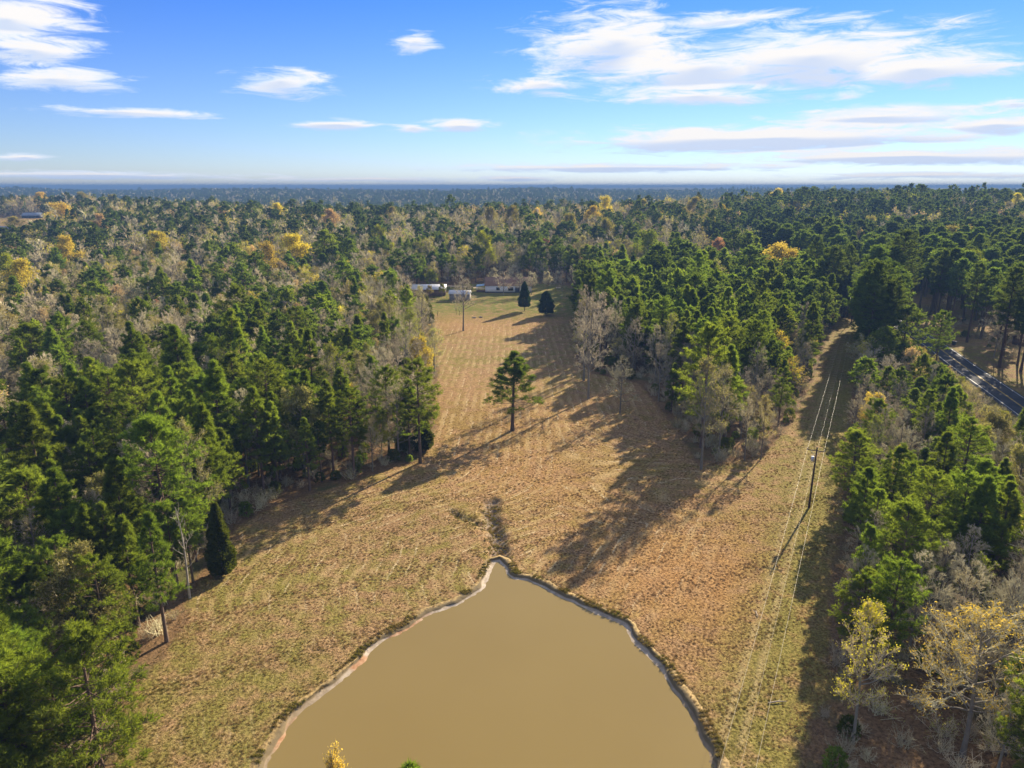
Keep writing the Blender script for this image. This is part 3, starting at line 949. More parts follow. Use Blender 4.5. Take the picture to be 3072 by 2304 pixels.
def ribbon(name, off0, off1, z, material, sub=0.0):
    a = RP + RN * off0
    b = RP + RN * off1
    V = np.concatenate([np.column_stack([a, RZ + z]), np.column_stack([b, RZ + z])])
    n = len(RP)
    q = np.array([(i, i + 1, n + i + 1, n + i) for i in range(n - 1)])
    mb = MB()
    mb.quads(V, q[:, ::-1])
    if sub:
        for s_, e_ in ((a, 1), (b, -1)):
            V2 = np.concatenate([np.column_stack([s_, RZ + z]), np.column_stack([s_ + RN * (-0.6 * e_), RZ - sub])])
            mb.quads(V2, q if e_ == 1 else q[:, ::-1])
    return mb.mesh(name, [material])


m, t, out = mat('asphalt')
g = t.new('ShaderNodeNewGeometry')
n1 = t.noise(g.outputs['Position'], 9.0, 4)
n2 = t.noise(g.outputs['Position'], 0.25, 4)
principled(t, out, t.mix(t.ramp(t.math('ADD', t.math('MULTIPLY', n1, 0.5), n2), 0.5, 1.1), (0.042, 0.044, 0.050), (0.085, 0.086, 0.092)), 0.95, 0.05, n1, 0.01)
road = obj('road', ribbon('road', -3.75, 3.75, 0, m, 0.3))
tag(road, 'dark two-lane asphalt road curving between the pines', 'road', kind='structure')
m_white = plain('road_paint_white', (0.58, 0.58, 0.56), 0.7, 0.3, 0.12, 4)
m_yel = plain('road_paint_yellow', (0.62, 0.40, 0.05), 0.7, 0.3, 0.12, 4)
for o0, mm, nm in ((-3.35, m_white, 'edge_line'), (3.22, m_white, 'edge_line'), (-0.18, m_yel, 'centre_line'), (0.08, m_yel, 'centre_line')):
    obj(nm, ribbon(nm, o0, o0 + (0.13 if 'edge' in nm else 0.11), 0.005, mm), road)

# ------------------------------------------------------------------ power line poles and wires
m_pole = plain('creosote_wood', (0.055, 0.034, 0.024), 0.85, 0.2, 0.35, 3)
m_steel = plain('galvanised_steel', (0.55, 0.56, 0.57), 0.45, 0.5, 0.1, 6, 0.3)
m_wire = plain('aluminium_wire', (0.40, 0.34, 0.24), 0.45, 0.4, 0.05, 6, 0.0)
m_porc = plain('brown_porcelain', (0.16, 0.08, 0.05), 0.3, 0.5, 0.2, 8)


def utility_pole(x, y, h, rz, label, arm=True, can=True):
    z = float(land(x, y))
    e = tag(empty('utility_pole', (x, y, z), rz), label, 'utility pole', 'power line poles')
    mb = MB()
    zs = np.linspace(-0.5, h, 7)
    polytube(mb, [(0.015 * zz * zz / h, 0, zz) for zz in zs], 0.19 - 0.075 * np.linspace(0, 1, 7), 10)
    obj('pole', mb.mesh('pole', [m_pole], True), e)
    if arm:
        mb = MB()
        mb.box(-1.35, 1.35, 0.13, 0.24, h - 0.72, h - 0.59)
        ca = obj('crossarm', mb.mesh('crossarm', [m_pole]), e)
        for s_ in (-1, 1):
            mb = MB()
            mb.segs([(s_ * 0.75, 0.185, h - 0.73)], [(s_ * 0.1, 0.15, h - 1.35)], 0.025, 0.025, 4)
            obj('brace', mb.mesh('brace', [m_steel]), ca)
        for s_ in (-1.22, 1.22):
            mb = MB()
            polytube(mb, [(s_, 0.185, h - 0.6), (s_, 0.185, h - 0.52), (s_, 0.185, h - 0.46), (s_, 0.185, h - 0.36)], [0.02, 0.07, 0.08, 0.05], 8)
            obj('insulator', mb.mesh('insulator', [m_porc], True), ca)
    if can:
        mb = MB()
        polytube(mb, [(-0.32, -0.12, h - 2.4), (-0.32, -0.12, h - 2.36), (-0.32, -0.12, h - 1.6), (-0.32, -0.12, h - 1.55)], [0.2, 0.24, 0.24, 0.17], 12)
        tcan = obj('transformer', mb.mesh('transformer', [m_steel], True), e)
        mb = MB()
        polytube(mb, [(-0.32, -0.12, h - 1.55), (-0.32, -0.12, h - 1.42), (-0.32, -0.12, h - 1.3)], [0.06, 0.07, 0.03], 8)
        obj('bushing', mb.mesh('bushing', [m_porc], True), tcan)
    mb = MB()
    mb.box(-0.05, 0.05, 0.12, 0.2, h - 3.0, h - 2.85)
    obj('neutral_bracket', mb.mesh('neutral_bracket', [m_steel]), e)
    return z


PL = [(-22.0, -34.0, 10.4), (47.9, 106.3, 10.4), (127.2, 265.6, 10.2)]
line_rz = math.atan2(159.3, 79.3) - math.pi / 2
utility_pole(*PL[1], line_rz, 'dark wooden pole with crossarm and grey transformer standing in the grass strip')
utility_pole(*PL[2], line_rz, 'dark wooden pole at the far end of the grass corridor between the pines', can=False)
utility_pole(*PL[0], line_rz, 'dark wooden pole on the near side of the pond under the drone', can=False)
ux, uy = math.cos(line_rz), math.sin(line_rz)


def wire(name, p0, p1, sag, label, group, r_=0.022, extra=None):
    mb = MB()
    k = 40
    P = []
    for a, b, s_ in [(p0, p1, sag)] + (extra or []):
        for q in range(k + 1):
            tt = q / k
            P.append(tuple(a[c] + (b[c] - a[c]) * tt - (s_ * 4 * tt * (1 - tt) if c == 2 else 0) for c in range(3)))
    P = [P[0]] + [P[i] for i in range(1, len(P)) if np.linalg.norm(np.subtract(P[i], P[i - 1])) > 1e-3]
    polytube(mb, P, [r_] * len(P), 5)
    return tag(obj(name, mb.mesh(name, [m_wire], True)), label, 'wire', group)


for off, dz, lab in ((-1.22, -0.34, 'bare overhead wire on the pond side of the crossarm'), (1.22, -0.34, 'bare overhead wire on the wood side of the crossarm'),
                     (0.0, -2.92, 'lower middle wire of the power line, fixed to the pole below the arm')):
    pts = [(x + ux * off, y + uy * off + (0.18 if off == 0 else 0), float(land(x, y)) + h + dz) for x, y, h in PL]
    wire('overhead_wire', pts[0], pts[1], 1.6, lab, 'power line wires', 0.010 if off else 0.007, [(pts[1], pts[2], 1.9)])

# ------------------------------------------------------------------ houses and sheds
m_white_wall = plain('white_siding', (0.74, 0.74, 0.72), 0.6, 0.3, 0.08, 1.5)
m_roof = plain('brown_shingles', (0.235, 0.140, 0.095), 0.9, 0.2, 0.3, 1.2)
m_metal = plain('weathered_roof_metal', (0.56, 0.57, 0.58), 0.5, 0.4, 0.14, 0.7)
m_brown = plain('brown_boards', (0.16, 0.10, 0.075), 0.85, 0.2, 0.3, 1.5)
m_greyb = plain('grey_boards', (0.27, 0.255, 0.24), 0.9, 0.2, 0.35, 1.2)
m_slate = plain('grey_blue_roof', (0.26, 0.30, 0.36), 0.7, 0.3, 0.15, 0.8)
m_dark = plain('dark_paint', (0.045, 0.05, 0.065), 0.6, 0.4, 0.2, 2)
m_glass, t, out = mat('window_glass')
principled(t, out, (0.03, 0.04, 0.05), 0.08, 0.6)
m_blue = plain('blue_awning', (0.30, 0.46, 0.62), 0.6, 0.3, 0.15, 1)
m_conc = plain('pale_concrete', (0.45, 0.42, 0.38), 0.9, 0.2, 0.15, 1)


def gable(name, x, y, rz, L, W, wall_h, ridge_h, mw_, mr_, label, cat, over=0.45, windows=(), doors=(), group=None, boards=0, trim=None):
    """gabled building, ridge along its own x axis; windows, doors: (side, position, width, sill, head)"""
    z = float(land(x, y)) - 0.05
    e = tag(empty(name, (x, y, z), rz), label, cat, group)
    a, b = L / 2, W / 2
    mb = MB()
    mb.box(-a, a, -b, b, -0.4, wall_h)
    for s_ in (-1, 1):
        mb.tris([(s_ * a, -b, wall_h), (s_ * a, b, wall_h), (s_ * a, 0, ridge_h - 0.08)], [(0, 1, 2) if s_ > 0 else (1, 0, 2)])
    wl = obj('wall', mb.mesh('wall', [mw_]), e)
    sl = (ridge_h - wall_h) / b
    mb = MB()
    for s_ in (-1, 1):
        yo = s_ * (b + over)
        zo = wall_h - sl * over
        V = [(-a - over, 0, ridge_h), (a + over, 0, ridge_h), (a + over, yo, zo), (-a - over, yo, zo)]
        V2 = [(p, q, r_ + 0.13) for p, q, r_ in V]
        mb.quads(V + V2, [(0, 1, 2, 3), (7, 6, 5, 4), (3, 2, 6, 7), (0, 3, 7, 4), (1, 5, 6, 2)])
    ro = obj('roof', mb.mesh('roof', [mr_]), e)
    if boards:
        nbn = int(2 * a / boards)
        for s_ in (-1, 1):
            for q in range(nbn):
                xx = -a + (q + 0.5) * boards
                mb = MB()
                V = [(xx - .03, 0, ridge_h + .12), (xx + .03, 0, ridge_h + .12), (xx + .03, s_ * (b + over), wall_h - sl * over + .12), (xx - .03, s_ * (b + over), wall_h - sl * over + .12)]
                V2 = [(p, q2, r_ + 0.06) for p, q2, r_ in V]
                mb.quads(V + V2, [(4, 5, 6, 7), (0, 4, 7, 3), (1, 2, 6, 5), (3, 7, 6, 2)])
                obj('roof_seam', mb.mesh('roof_seam', [mr_]), ro)
    for kind, rows in (('window', windows), ('door', doors)):
        for side, pos, wd, z0, z1 in rows:
            f = MB()
            p_ = MB()
            if side in 'FB':
                yy = -b if side == 'F' else b
                sg = -1 if side == 'F' else 1
                f.box(pos - wd / 2 - 0.1, pos + wd / 2 + 0.1, min(yy, yy + sg * 0.05), max(yy, yy + sg * 0.05), z0 - 0.1, z1 + 0.1)
                p_.box(pos - wd / 2, pos + wd / 2, min(yy, yy + sg * 0.075), max(yy, yy + sg * 0.075), z0, z1)
            else:
                xx = -a if side == 'L' else a
                sg = -1 if side == 'L' else 1
                f.box(min(xx, xx + sg * 0.05), max(xx, xx + sg * 0.05), pos - wd / 2 - 0.1, pos + wd / 2 + 0.1, z0 - 0.1, z1 + 0.1)
                p_.box(min(xx, xx + sg * 0.075), max(xx, xx + sg * 0.075), pos - wd / 2, pos + wd / 2, z0, z1)
            fo = obj(kind, f.mesh(kind, [trim or m_white_wall]), e)
            obj('pane' if kind == 'window' else 'door_leaf', p_.mesh('pane', [m_glass if kind == 'window' else m_dark]), fo)
    return e


house = gable('house', -1.5, 344.0, R(-1.5), 22.0, 9.5, 3.4, 6.6, m_white_wall, m_roof, 'long white single-storey house with brown shingle roof at the top of the meadow', 'house',
              windows=(('F', -5.0, 1.6, 1.1, 2.4), ('F', 1.0, 2.4, 0.9, 2.5), ('F', 8.5, 1.6, 1.1, 2.4), ('L', 0.5, 1.4, 1.1, 2.4)), doors=(('F', 4.2, 2.2, 0.2, 2.4),))
mb = MB()
mb.box(-11.2, 11.2, -4.85, -4.76, -0.3, 0.35)
obj('skirting', mb.mesh('skirting', [m_dark]), house)
mb = MB()
mb.quads([(-15.6, -3.6, 2.5), (-10.9, -3.6, 3.1), (-10.9, 3.6, 3.1), (-15.6, 3.6, 2.5), (-15.6, -3.6, 2.6), (-10.9, -3.6, 3.2), (-10.9, 3.6, 3.2), (-15.6, 3.6, 2.6)],
         [(3, 2, 1, 0), (4, 5, 6, 7), (0, 1, 5, 4), (3, 7, 6, 2), (0, 4, 7, 3)])
aw = obj('porch_awning', mb.mesh('porch_awning', [m_blue]), house)
for yy in (-3.4, 3.4):
    mb = MB()
    mb.box(-15.4, -15.25, yy - .07, yy + .07, -0.3, 2.52)
    obj('awning_post', mb.mesh('awning_post', [m_white_wall]), aw)
mb = MB()
mb.box(-15.4, -11.05, -3.7, -3.6, 0.1, 1.15)
obj('porch_railing', mb.mesh('porch_railing', [m_brown]), house)
mb = MB()
mb.box(-15.5, -11.05, -3.6, 3.6, -0.3, 0.1)
obj('porch_floor', mb.mesh('porch_floor', [m_brown]), house)

gable('metal_shed', -40.5, 334.0, R(3), 19.0, 8.5, 3.2, 4.8, m_brown, m_metal, 'long brown barn with pale metal roof behind the shrubs beside the meadow', 'shed', 0.5, boards=0.9,
      doors=(('R', 0.0, 2.6, 0.0, 2.4),), trim=m_brown)
gable('grey_shed', -23.2, 320.0, R(-4), 9.0, 5.0, 3.0, 4.2, m_greyb, m_metal, 'small weathered grey shed with pale roof in front of the white house', 'shed', 0.4, boards=0.75,
      windows=(('F', 2.0, 0.9, 1.2, 2.0),), doors=(('F', -1.5, 1.2, 0.0, 2.1),), trim=m_greyb)
gable('farmhouse', -392.0, 566.0, R(8), 16.0, 9.0, 3.0, 6.6, m_white_wall, m_slate, 'grey-roofed gabled house in the far homestead past the wood', 'house',
      windows=(('F', -4, 1.6, 1, 2.4), ('F', 3, 1.6, 1, 2.4)), doors=(('F', 0, 1.2, 0.1, 2.3),))
gable('outbuilding', -368.0, 538.0, R(82), 7.0, 15.0, 2.7, 4.2, m_white_wall, m_metal, 'low white outbuilding with pale roof below the grey-roofed farmhouse', 'shed',
      doors=(('F', 0, 2.6, 0.1, 2.3),))
gable('dark_house', -478.0, 735.0, R(5), 17.0, 9.0, 2.8, 5.2, m_dark, m_slate, 'low dark blue house beyond the tan field by the big trees', 'house',
      windows=(('F', -3, 1.6, 1, 2.2), ('F', 4, 1.6, 1, 2.2)))
gable('roadside_shed', 166.5, 228.0, R(20), 6.0, 4.5, 2.6, 3.6, m_brown, m_brown, 'brown shed across the road beside the bare yard tree', 'shed', doors=(('F', 0, 1.4, 0.1, 2.1),), trim=m_brown)

# yard pole with lamp by the house
zz = float(land(5.0, 307.6))
e = tag(empty('yard_pole', (5.0, 307.6, zz)), 'thin dark service pole with white lamp beside the egg-shaped evergreen', 'utility pole')
mb = MB()
polytube(mb, [(0, 0, -0.4), (0, 0, 5.5), (0, 0, 11.0)], [0.17, 0.14, 0.10], 8)
obj('pole', mb.mesh('pole', [m_pole], True), e)
mb = MB()
polytube(mb, [(-0.3, -0.3, 7.6), (-0.3, -0.3, 7.7), (-0.3, -0.3, 8.7), (-0.3, -0.3, 8.8)], [0.25, 0.36, 0.36, 0.2], 10)
obj('transformer', mb.mesh('yard_transformer', [m_white_wall], True), e)

# driveway, fence posts, logs, roadside bin
mb = MB()
pts = [(-60, 372), (-40, 362), (-24, 358), (-14, 352.5), (24, 353)]
P = np.array(pts, float)
tt = np.gradient(P, axis=0)
tt /= np.linalg.norm(tt, axis=1, keepdims=True)
N2 = np.stack([tt[:, 1], -tt[:, 0]], 1)
A, B = P + N2 * 1.8, P - N2 * 1.8
mb.quads(np.concatenate([np.column_stack([A, land(A[:, 0], A[:, 1]) + 0.05]), np.column_stack([B, land(B[:, 0], B[:, 1]) + 0.05])]), [(i, i + 1, 6 + i, 5 + i) for i in range(4)])
tag(obj('driveway', mb.mesh('driveway', [plain('tan_gravel', (0.42, 0.33, 0.22), 0.95, 0.1, 0.2, 2)])), 'tan gravel driveway running in behind the white house', 'driveway', kind='structure')
mb = MB()
mb.box(-3.0, 17.0, 335.6, 337.0, -0.05, 0.12)
tag(obj('garden_path', mb.mesh('garden_path', [m_conc])), 'pale concrete walk along the front of the white house', 'path', kind='structure')
for x, y, h, lab in ((-29.3, 279.3, 2.2, 'thin fence post standing alone nearest the wood, below the long barn'), (-22.3, 284.6, 1.9, 'thin fence post at the meadow edge below the grey shed'),
                     (-20.9, 282.5, 1.9, 'thin fence post next to the trunk of the meadow tree'), (-34.0, 276.0, 2.0, 'thin fence post close to the wood edge below the long barn')):
    mb = MB()
    polytube(mb, [(0, 0, -0.3), (0, 0, h * .6), (0.03, 0, h)], [0.07, 0.065, 0.05], 6)
    tag(obj('fence_post', mb.mesh('fence_post', [m_pole], True), None, (x, y, float(land(x, y)))), lab, 'fence post', 'fence posts by the house')
for x, y, rz, ln, lab in ((-14.8, 277.3, 0.3, 1.5, 'pale cut log lying in the grass, the one nearer the bare meadow tree'), (-12.2, 278.6, -0.4, 1.3, 'pale cut log lying in the grass, the one farther from the bare meadow tree')):
    mb = MB()
    polytube(mb, [(-ln / 2, 0, 0.2), (-ln * .2, 0.04, 0.22), (ln * .2, 0, 0.22), (ln / 2, -0.05, 0.2)], [0.2, 0.26, 0.25, 0.2], 8)
    mb.tris([(-ln / 2, 0.2 * math.cos(q), 0.2 + 0.2 * math.sin(q)) for q in np.arange(8) / 8 * 6.283], [(0, q, q + 1) for q in range(1, 7)])
    o = tag(obj('cut_log', mb.mesh('cut_log', [M['dead_wood']], True), None, (x, y, float(land(x, y)))), lab, 'log', 'cut logs in the meadow')
    o.rotation_euler[2] = rz
# limbs lying in the cut grass by the wires
for x, y, rz, ln, lab in ((26.6, 60.9, 0.1, 1.9, 'bleached fallen limb on the grass under the wires'), (29.7, 76.5, 1.45, 1.2, 'short pale stick on the bare patch between the wires')):
    mb = MB()
    polytube(mb, [(-ln / 2, 0, 0.1), (0, 0.06, 0.14), (ln / 2, 0, 0.12)], [0.05, 0.06, 0.03], 6)
    mb.segs([(0.1, 0.05, 0.14)], [(0.5, 0.35, 0.2)], 0.035, 0.015, 5)
    o = tag(obj('fallen_limb', mb.mesh('fallen_limb', [M['dead_wood']], True), None, (x, y, float(land(x, y)))), lab, 'branch', 'limbs on the grass')
    o.rotation_euler[2] = rz
bx_, by_ = 142.5, 226.5
e = tag(empty('wheeled_bin', (bx_, by_, float(land(bx_, by_))), 0.4), 'black wheeled bin standing at the roadside under the pines', 'bin')
mb = MB()
V = [(-.34, -.38, .12), (.34, -.38, .12), (.34, .38, .12), (-.34, .38, .12), (-.45, -.5, 1.25), (.45, -.5, 1.25), (.45, .5, 1.25), (-.45, .5, 1.25)]
mb.quads(V, [(0, 3, 2, 1), (0, 1, 5, 4), (1, 2, 6, 5), (2, 3, 7, 6), (3, 0, 4, 7)])
obj('body', mb.mesh('bin_body', [m_dark]), e)
mb = MB()
mb.quads([(-.5, -.55, 1.252), (.5, -.55, 1.252), (.5, .55, 1.252), (-.5, .55, 1.252), (-.46, -.5, 1.36), (.46, -.5, 1.36), (.46, .5, 1.42), (-.46, .5, 1.42)],
         [(4, 5, 6, 7), (0, 1, 5, 4), (1, 2, 6, 5), (2, 3, 7, 6), (3, 0, 4, 7), (3, 2, 1, 0)])
obj('lid', mb.mesh('bin_lid', [m_dark]), e)
for s_ in (-1, 1):
    mb = MB()
    mb.segs([(s_ * .36, .4, .13)], [(s_ * .44, .4, .13)], .13, .13, 12)
    obj('wheel', mb.mesh('bin_wheel', [m_dark]), e)

# ------------------------------------------------------------------ trees that stand out one by one
for sd0, (h, sp, cl, up, wd) in enumerate([(13.0, 4.6, 0.30, 0.85, 'round'), (14.0, 4.3, 0.35, 1.0, 'upright'), (12.0, 4.4, 0.25, 0.7, 'broad')]):
    tr, cr, mats, lf = make_bare(300 + sd0, h, sp, 1, cl, up, 6, 0.27)
    reg('bloom', h, tr, cr, mats, lf, words=wd)

KIND_NAME = dict(pine=('pine_tree', 'pine tree'), tall_pine=('pine_tree', 'pine tree'), bare=('bare_tree', 'bare tree'), bud=('budding_tree', 'budding tree'), bloom=('budding_tree', 'budding tree'),
                 cedar=('cedar_tree', 'cedar tree'), magnolia=('evergreen_tree', 'evergreen tree'), snag=('dead_tree', 'dead tree'))


def plant(kind, x, y, h, variant, label, group=None, color=None, rz=None, wide=1.0, lean=0.0):
    pl = PROTO[kind]
    d = pl[variant % len(pl)]
    s_ = h / d['h']
    rz = (x * 12.9898 + y * 78.233) % 6.283 if rz is None else rz
    e = empty(KIND_NAME[kind][0], (x, y, float(land(x, y)) - 0.05), rz)
    e.rotation_euler[0] = lean
    e.scale = (s_ * wide, s_ * wide, s_)
    e.empty_display_size = 0.5
    tag(e, label, KIND_NAME[kind][1], group)
    obj('trunk', d['trunk'], e)
    c = obj('crown', d['crown'], e)
    if d['leaf']:
        lf = obj('young_leaves', d['leaf'], c)
        lf.material_slots[0].link = 'OBJECT'
        lf.material_slots[0].material = LEAFM[color or 'lime']
    return e


HERO = [  # kind, x, y, height, variant, width, label, colour
    ('pine', 0.1, 144.6, 16.8, 0, 1.7, 'lone green pine standing in the middle of the tan meadow', None),
    ('pine', -17.2, 125.8, 19.3, 3, 1.15, 'tall bare-stemmed pine at the corner of the wood beside the meadow', None),
    ('bare', -17.3, 251.4, 20.0, 4, 1.2, 'single bare tree with dark ivy-clad trunk in the upper meadow', None),
    ('bare', 19.1, 184.1, 26.0, 4, 0.95, 'tall pale bare tree at the meadow edge, the one farther back of the two', None),
    ('bare', 18.7, 168.1, 25.0, 0, 0.9, 'tall pale bare tree at the meadow edge, the one nearer the lone pine', None),
    ('bare', 24.7, 156.6, 13.5, 1, 1.0, 'small bare tree in the shade in front of the tall pale bare trees', None),
    ('bare', 25.0, 199.0, 22.0, 2, 0.9, 'bare tree just behind the two tall pale ones at the meadow edge', None),
    ('bare', 29.9, 206.0, 19.0, 0, 0.9, 'bare tree between the pine block and the tall pale meadow-edge trees', None),
    ('bare', 33.0, 190.0, 16.0, 3, 0.9, 'wide bare tree against the dark pine block near the meadow corner', None),
    ('bare', 26.7, 222.0, 19.0, 4, 0.9, 'bare tree at the meadow edge below the round evergreen', None),
    ('bud', 34.7, 122.8, 20.8, 0, 0.85, 'tall budding tree on the corner of the pine block facing the pond', 'pale'),
    ('bud', 39.6, 129.1, 18.0, 1, 0.85, 'spreading budding tree just behind the corner one at the pine block', 'pale'),
    ('bare', 44.0, 127.2, 13.0, 2, 0.8, 'slender grey tree between the budding trees and the young pine', None),
    ('bud', 47.4, 128.0, 12.5, 0, 0.8, 'slim olive budding tree casting a long shadow onto the strip', 'olive'),
    ('pine', 57.5, 147.0, 14.5, 6, 0.95, 'bright young pine at the edge of the power line corridor', None),
    ('magnolia', 5.1, 292.2, 12.0, 0, 0.85, 'egg-shaped dark evergreen on a pale stem below the white house', None),
    ('magnolia', 13.6, 282.5, 9.6, 1, 0.95, 'round dark evergreen standing at the top of the meadow by a long shadow', None),
    ('cedar', -38.6, 85.6, 10.3, 0, 1.0, 'dense cone-shaped cedar at the wood edge near the pond', None),
    ('bud', -44.5, 92.6, 19.1, 0, 0.75, 'tall pale budding tree with forked limbs above the cedar', 'pale'),
    ('snag', -40.6, 80.0, 13.3, 0, 1.0, 'dead tree with bleached forked trunk in front of the cedar', None),
    ('bare', -52.0, 96.0, 15.0, 1, 1.1, 'pale spreading bare tree with arching limbs behind the dead tree', None),
    ('bare', -53.0, 82.0, 13.5, 3, 1.15, 'low wide bare tree with silvery limbs left of the dead tree', None),
    ('pine', -44.0, 74.0, 14.0, 4, 1.0, 'slim green pine at the wood edge just in front of the dead tree', None),
    ('pine', -41.5, 63.6, 14.5, 3, 1.0, 'pine with bare lower stem at the tip of the wood by the pond', None),
    ('pine', -33.0, 47.5, 16.5, 2, 1.15, 'large bushy pine nearest the camera at the corner of the picture', None),
    ('pine', -38.5, 46.0, 17.0, 5, 1.1, 'big pine in the bottom corner behind the nearest bushy one', None),
    ('bud', 31.7, 55.5, 14.6, 0, 0.85, 'slender yellow-green budding tree with pale forked trunk at the meadow edge', 'yellow'),
    ('bud', 41.0, 54.0, 15.0, 1, 1.25, 'wide golden budding tree nearest the camera among the brown woods', 'gold'),
    ('pine', 45.8, 75.3, 14.2, 2, 1.15, 'large dark full pine at the edge of the grass under the wires', None),
    ('pine', 52.5, 83.0, 15.5, 3, 1.1, 'high-crowned dark pine right behind the large full pine', None),
    ('pine', 40.6, 74.0, 12.5, 1, 0.85, 'thin ragged pine on the grass side of the large full pine', None),
    ('pine', 64.5, 91.0, 13.5, 2, 1.1, 'round-topped dark pine standing clear among the bare trees', None),
    ('bud', 67.5, 95.0, 11.0, 2, 0.9, 'bright lime-green tree tucked behind the round-topped pine', 'lime'),
    ('bud', 60.5, 105.0, 11.0, 0, 0.9, 'small yellow budding tree in the brush beside the grey tree', 'yellow'),
    ('bud', 61.0, 114.0, 13.0, 0, 0.9, 'tall yellow-green budding tree at the edge of the corridor behind the pole', 'lime'),
    ('bare', 65.0, 113.0, 14.0, 0, 0.85, 'silvery upright bare tree next to the yellow-green one near the pole', None),
    ('pine', 66.5, 124.0, 12.0, 2, 1.1, 'bushy dark pine on the road side of the corridor mouth', None),
    ('bud', 70.5, 133.0, 11.0, 2, 1.0, 'golden budding tree above the bushy pine at the corridor mouth', 'gold'),
    ('tall_pine', 141.0, 262.0, 33.0, 0, 1.0, 'massive tall pine towering over the road and corridor end', None),
    ('tall_pine', 131.0, 283.0, 27.0, 1, 1.0, 'tall straight pine at the far end of the power line corridor', None),
    ('tall_pine', 119.0, 268.0, 27.0, 2, 1.0, 'tall round-headed pine where the block meets the corridor end', None),
    ('tall_pine', 124.5, 296.0, 29.0, 1, 1.0, 'very tall pine behind the far pole at the corridor end', None),
    ('tall_pine', 152.5, 288.0, 29.0, 2, 1.0, 'tall pine across the road just behind the massive one', None),
    ('tall_pine', 163.0, 272.0, 26.0, 1, 1.05, 'tall ragged pine across the road between massive pine and yard', None),
    ('pine', 115.5, 190.0, 17.0, 3, 1.0, 'leaning pine on the near verge of the road, bare stem below', None),
    ('bare', 160.0, 221.0, 8.5, 3, 0.8, 'small bare yard tree across the road by the brown shed', None),
    ('pine', -5.8, 33.4, 18.0, 4, 1.0, 'pine tip poking up over the bottom edge of the pond', None),
    ('bud', -10.8, 36.4, 16.6, 0, 0.45, 'thin yellow twiggy sapling rising over the near pond water', 'gold'),
    ('cedar', -17.6, 132.5, 9.0, 1, 1.2, 'grey-green cedar behind the bare-stemmed corner pine', None),
    ('cedar', -21.0, 131.5, 7.5, 0, 1.3, 'stout dark cedar under the corner pine', None),
    ('bud', -24.5, 126.5, 9.0, 2, 0.9, 'yellow-green shrub-like tree in the shade of the corner pine', 'lime'),
    ('cedar', -31.5, 262.0, 11.0, 0, 1.4, 'silvery-green cedar at the wood edge below the long barn', None),
    ('bud', -32.0, 327.0, 6.0, 2, 1.1, 'low yellow-green shrub growing against the long barn', 'lime'),
    ('bud', -37.5, 325.5, 5.5, 2, 1.2, 'olive shrub in front of the long barn', 'olive'),
    ('bare', -24.0, 330.0, 14.0, 3, 0.9, 'dark bare tree between the long barn and the grey shed', None),
    ('bare', -4.0, 331.0, 11.5, 1, 1.3, 'rounded bare tree in front of the white house', None),
    ('bud', 9.0, 333.0, 10.5, 1, 1.25, 'pale blossoming tree at the end of the white house', 'white'),
    ('bud', 16.5, 336.0, 10.0, 2, 1.0, 'pale blossoming tree past the end of the white house', 'white'),
    ('bud', -9.0, 354.0, 9.5, 2, 1.1, 'pale blossoming tree behind the porch of the white house', 'white'),
    ('bud', 1.0, 357.0, 10.5, 1, 1.1, 'wide pale blossoming tree behind the middle of the white house', 'white'),
    ('bud', 22.0, 345.0, 9.0, 1, 1.1, 'loose pale blossoming tree farthest from the barn in the yard', 'white'),
    ('bare', 3.5, 329.0, 10.5, 3, 1.2, 'wide bare tree in front of the house wall near the lamp pole', None),
    ('bare', 22.5, 322.0, 13.0, 2, 0.8, 'thin dark bare tree in the yard beside the wood', None),
    ('bare', 27.5, 328.0, 15.0, 4, 0.8, 'taller thin bare tree in the yard against the wood', None),
    ('cedar', -20.5, 347.0, 3.4, 1, 2.2, 'small dark round shrub beside the blue porch awning', None),
]
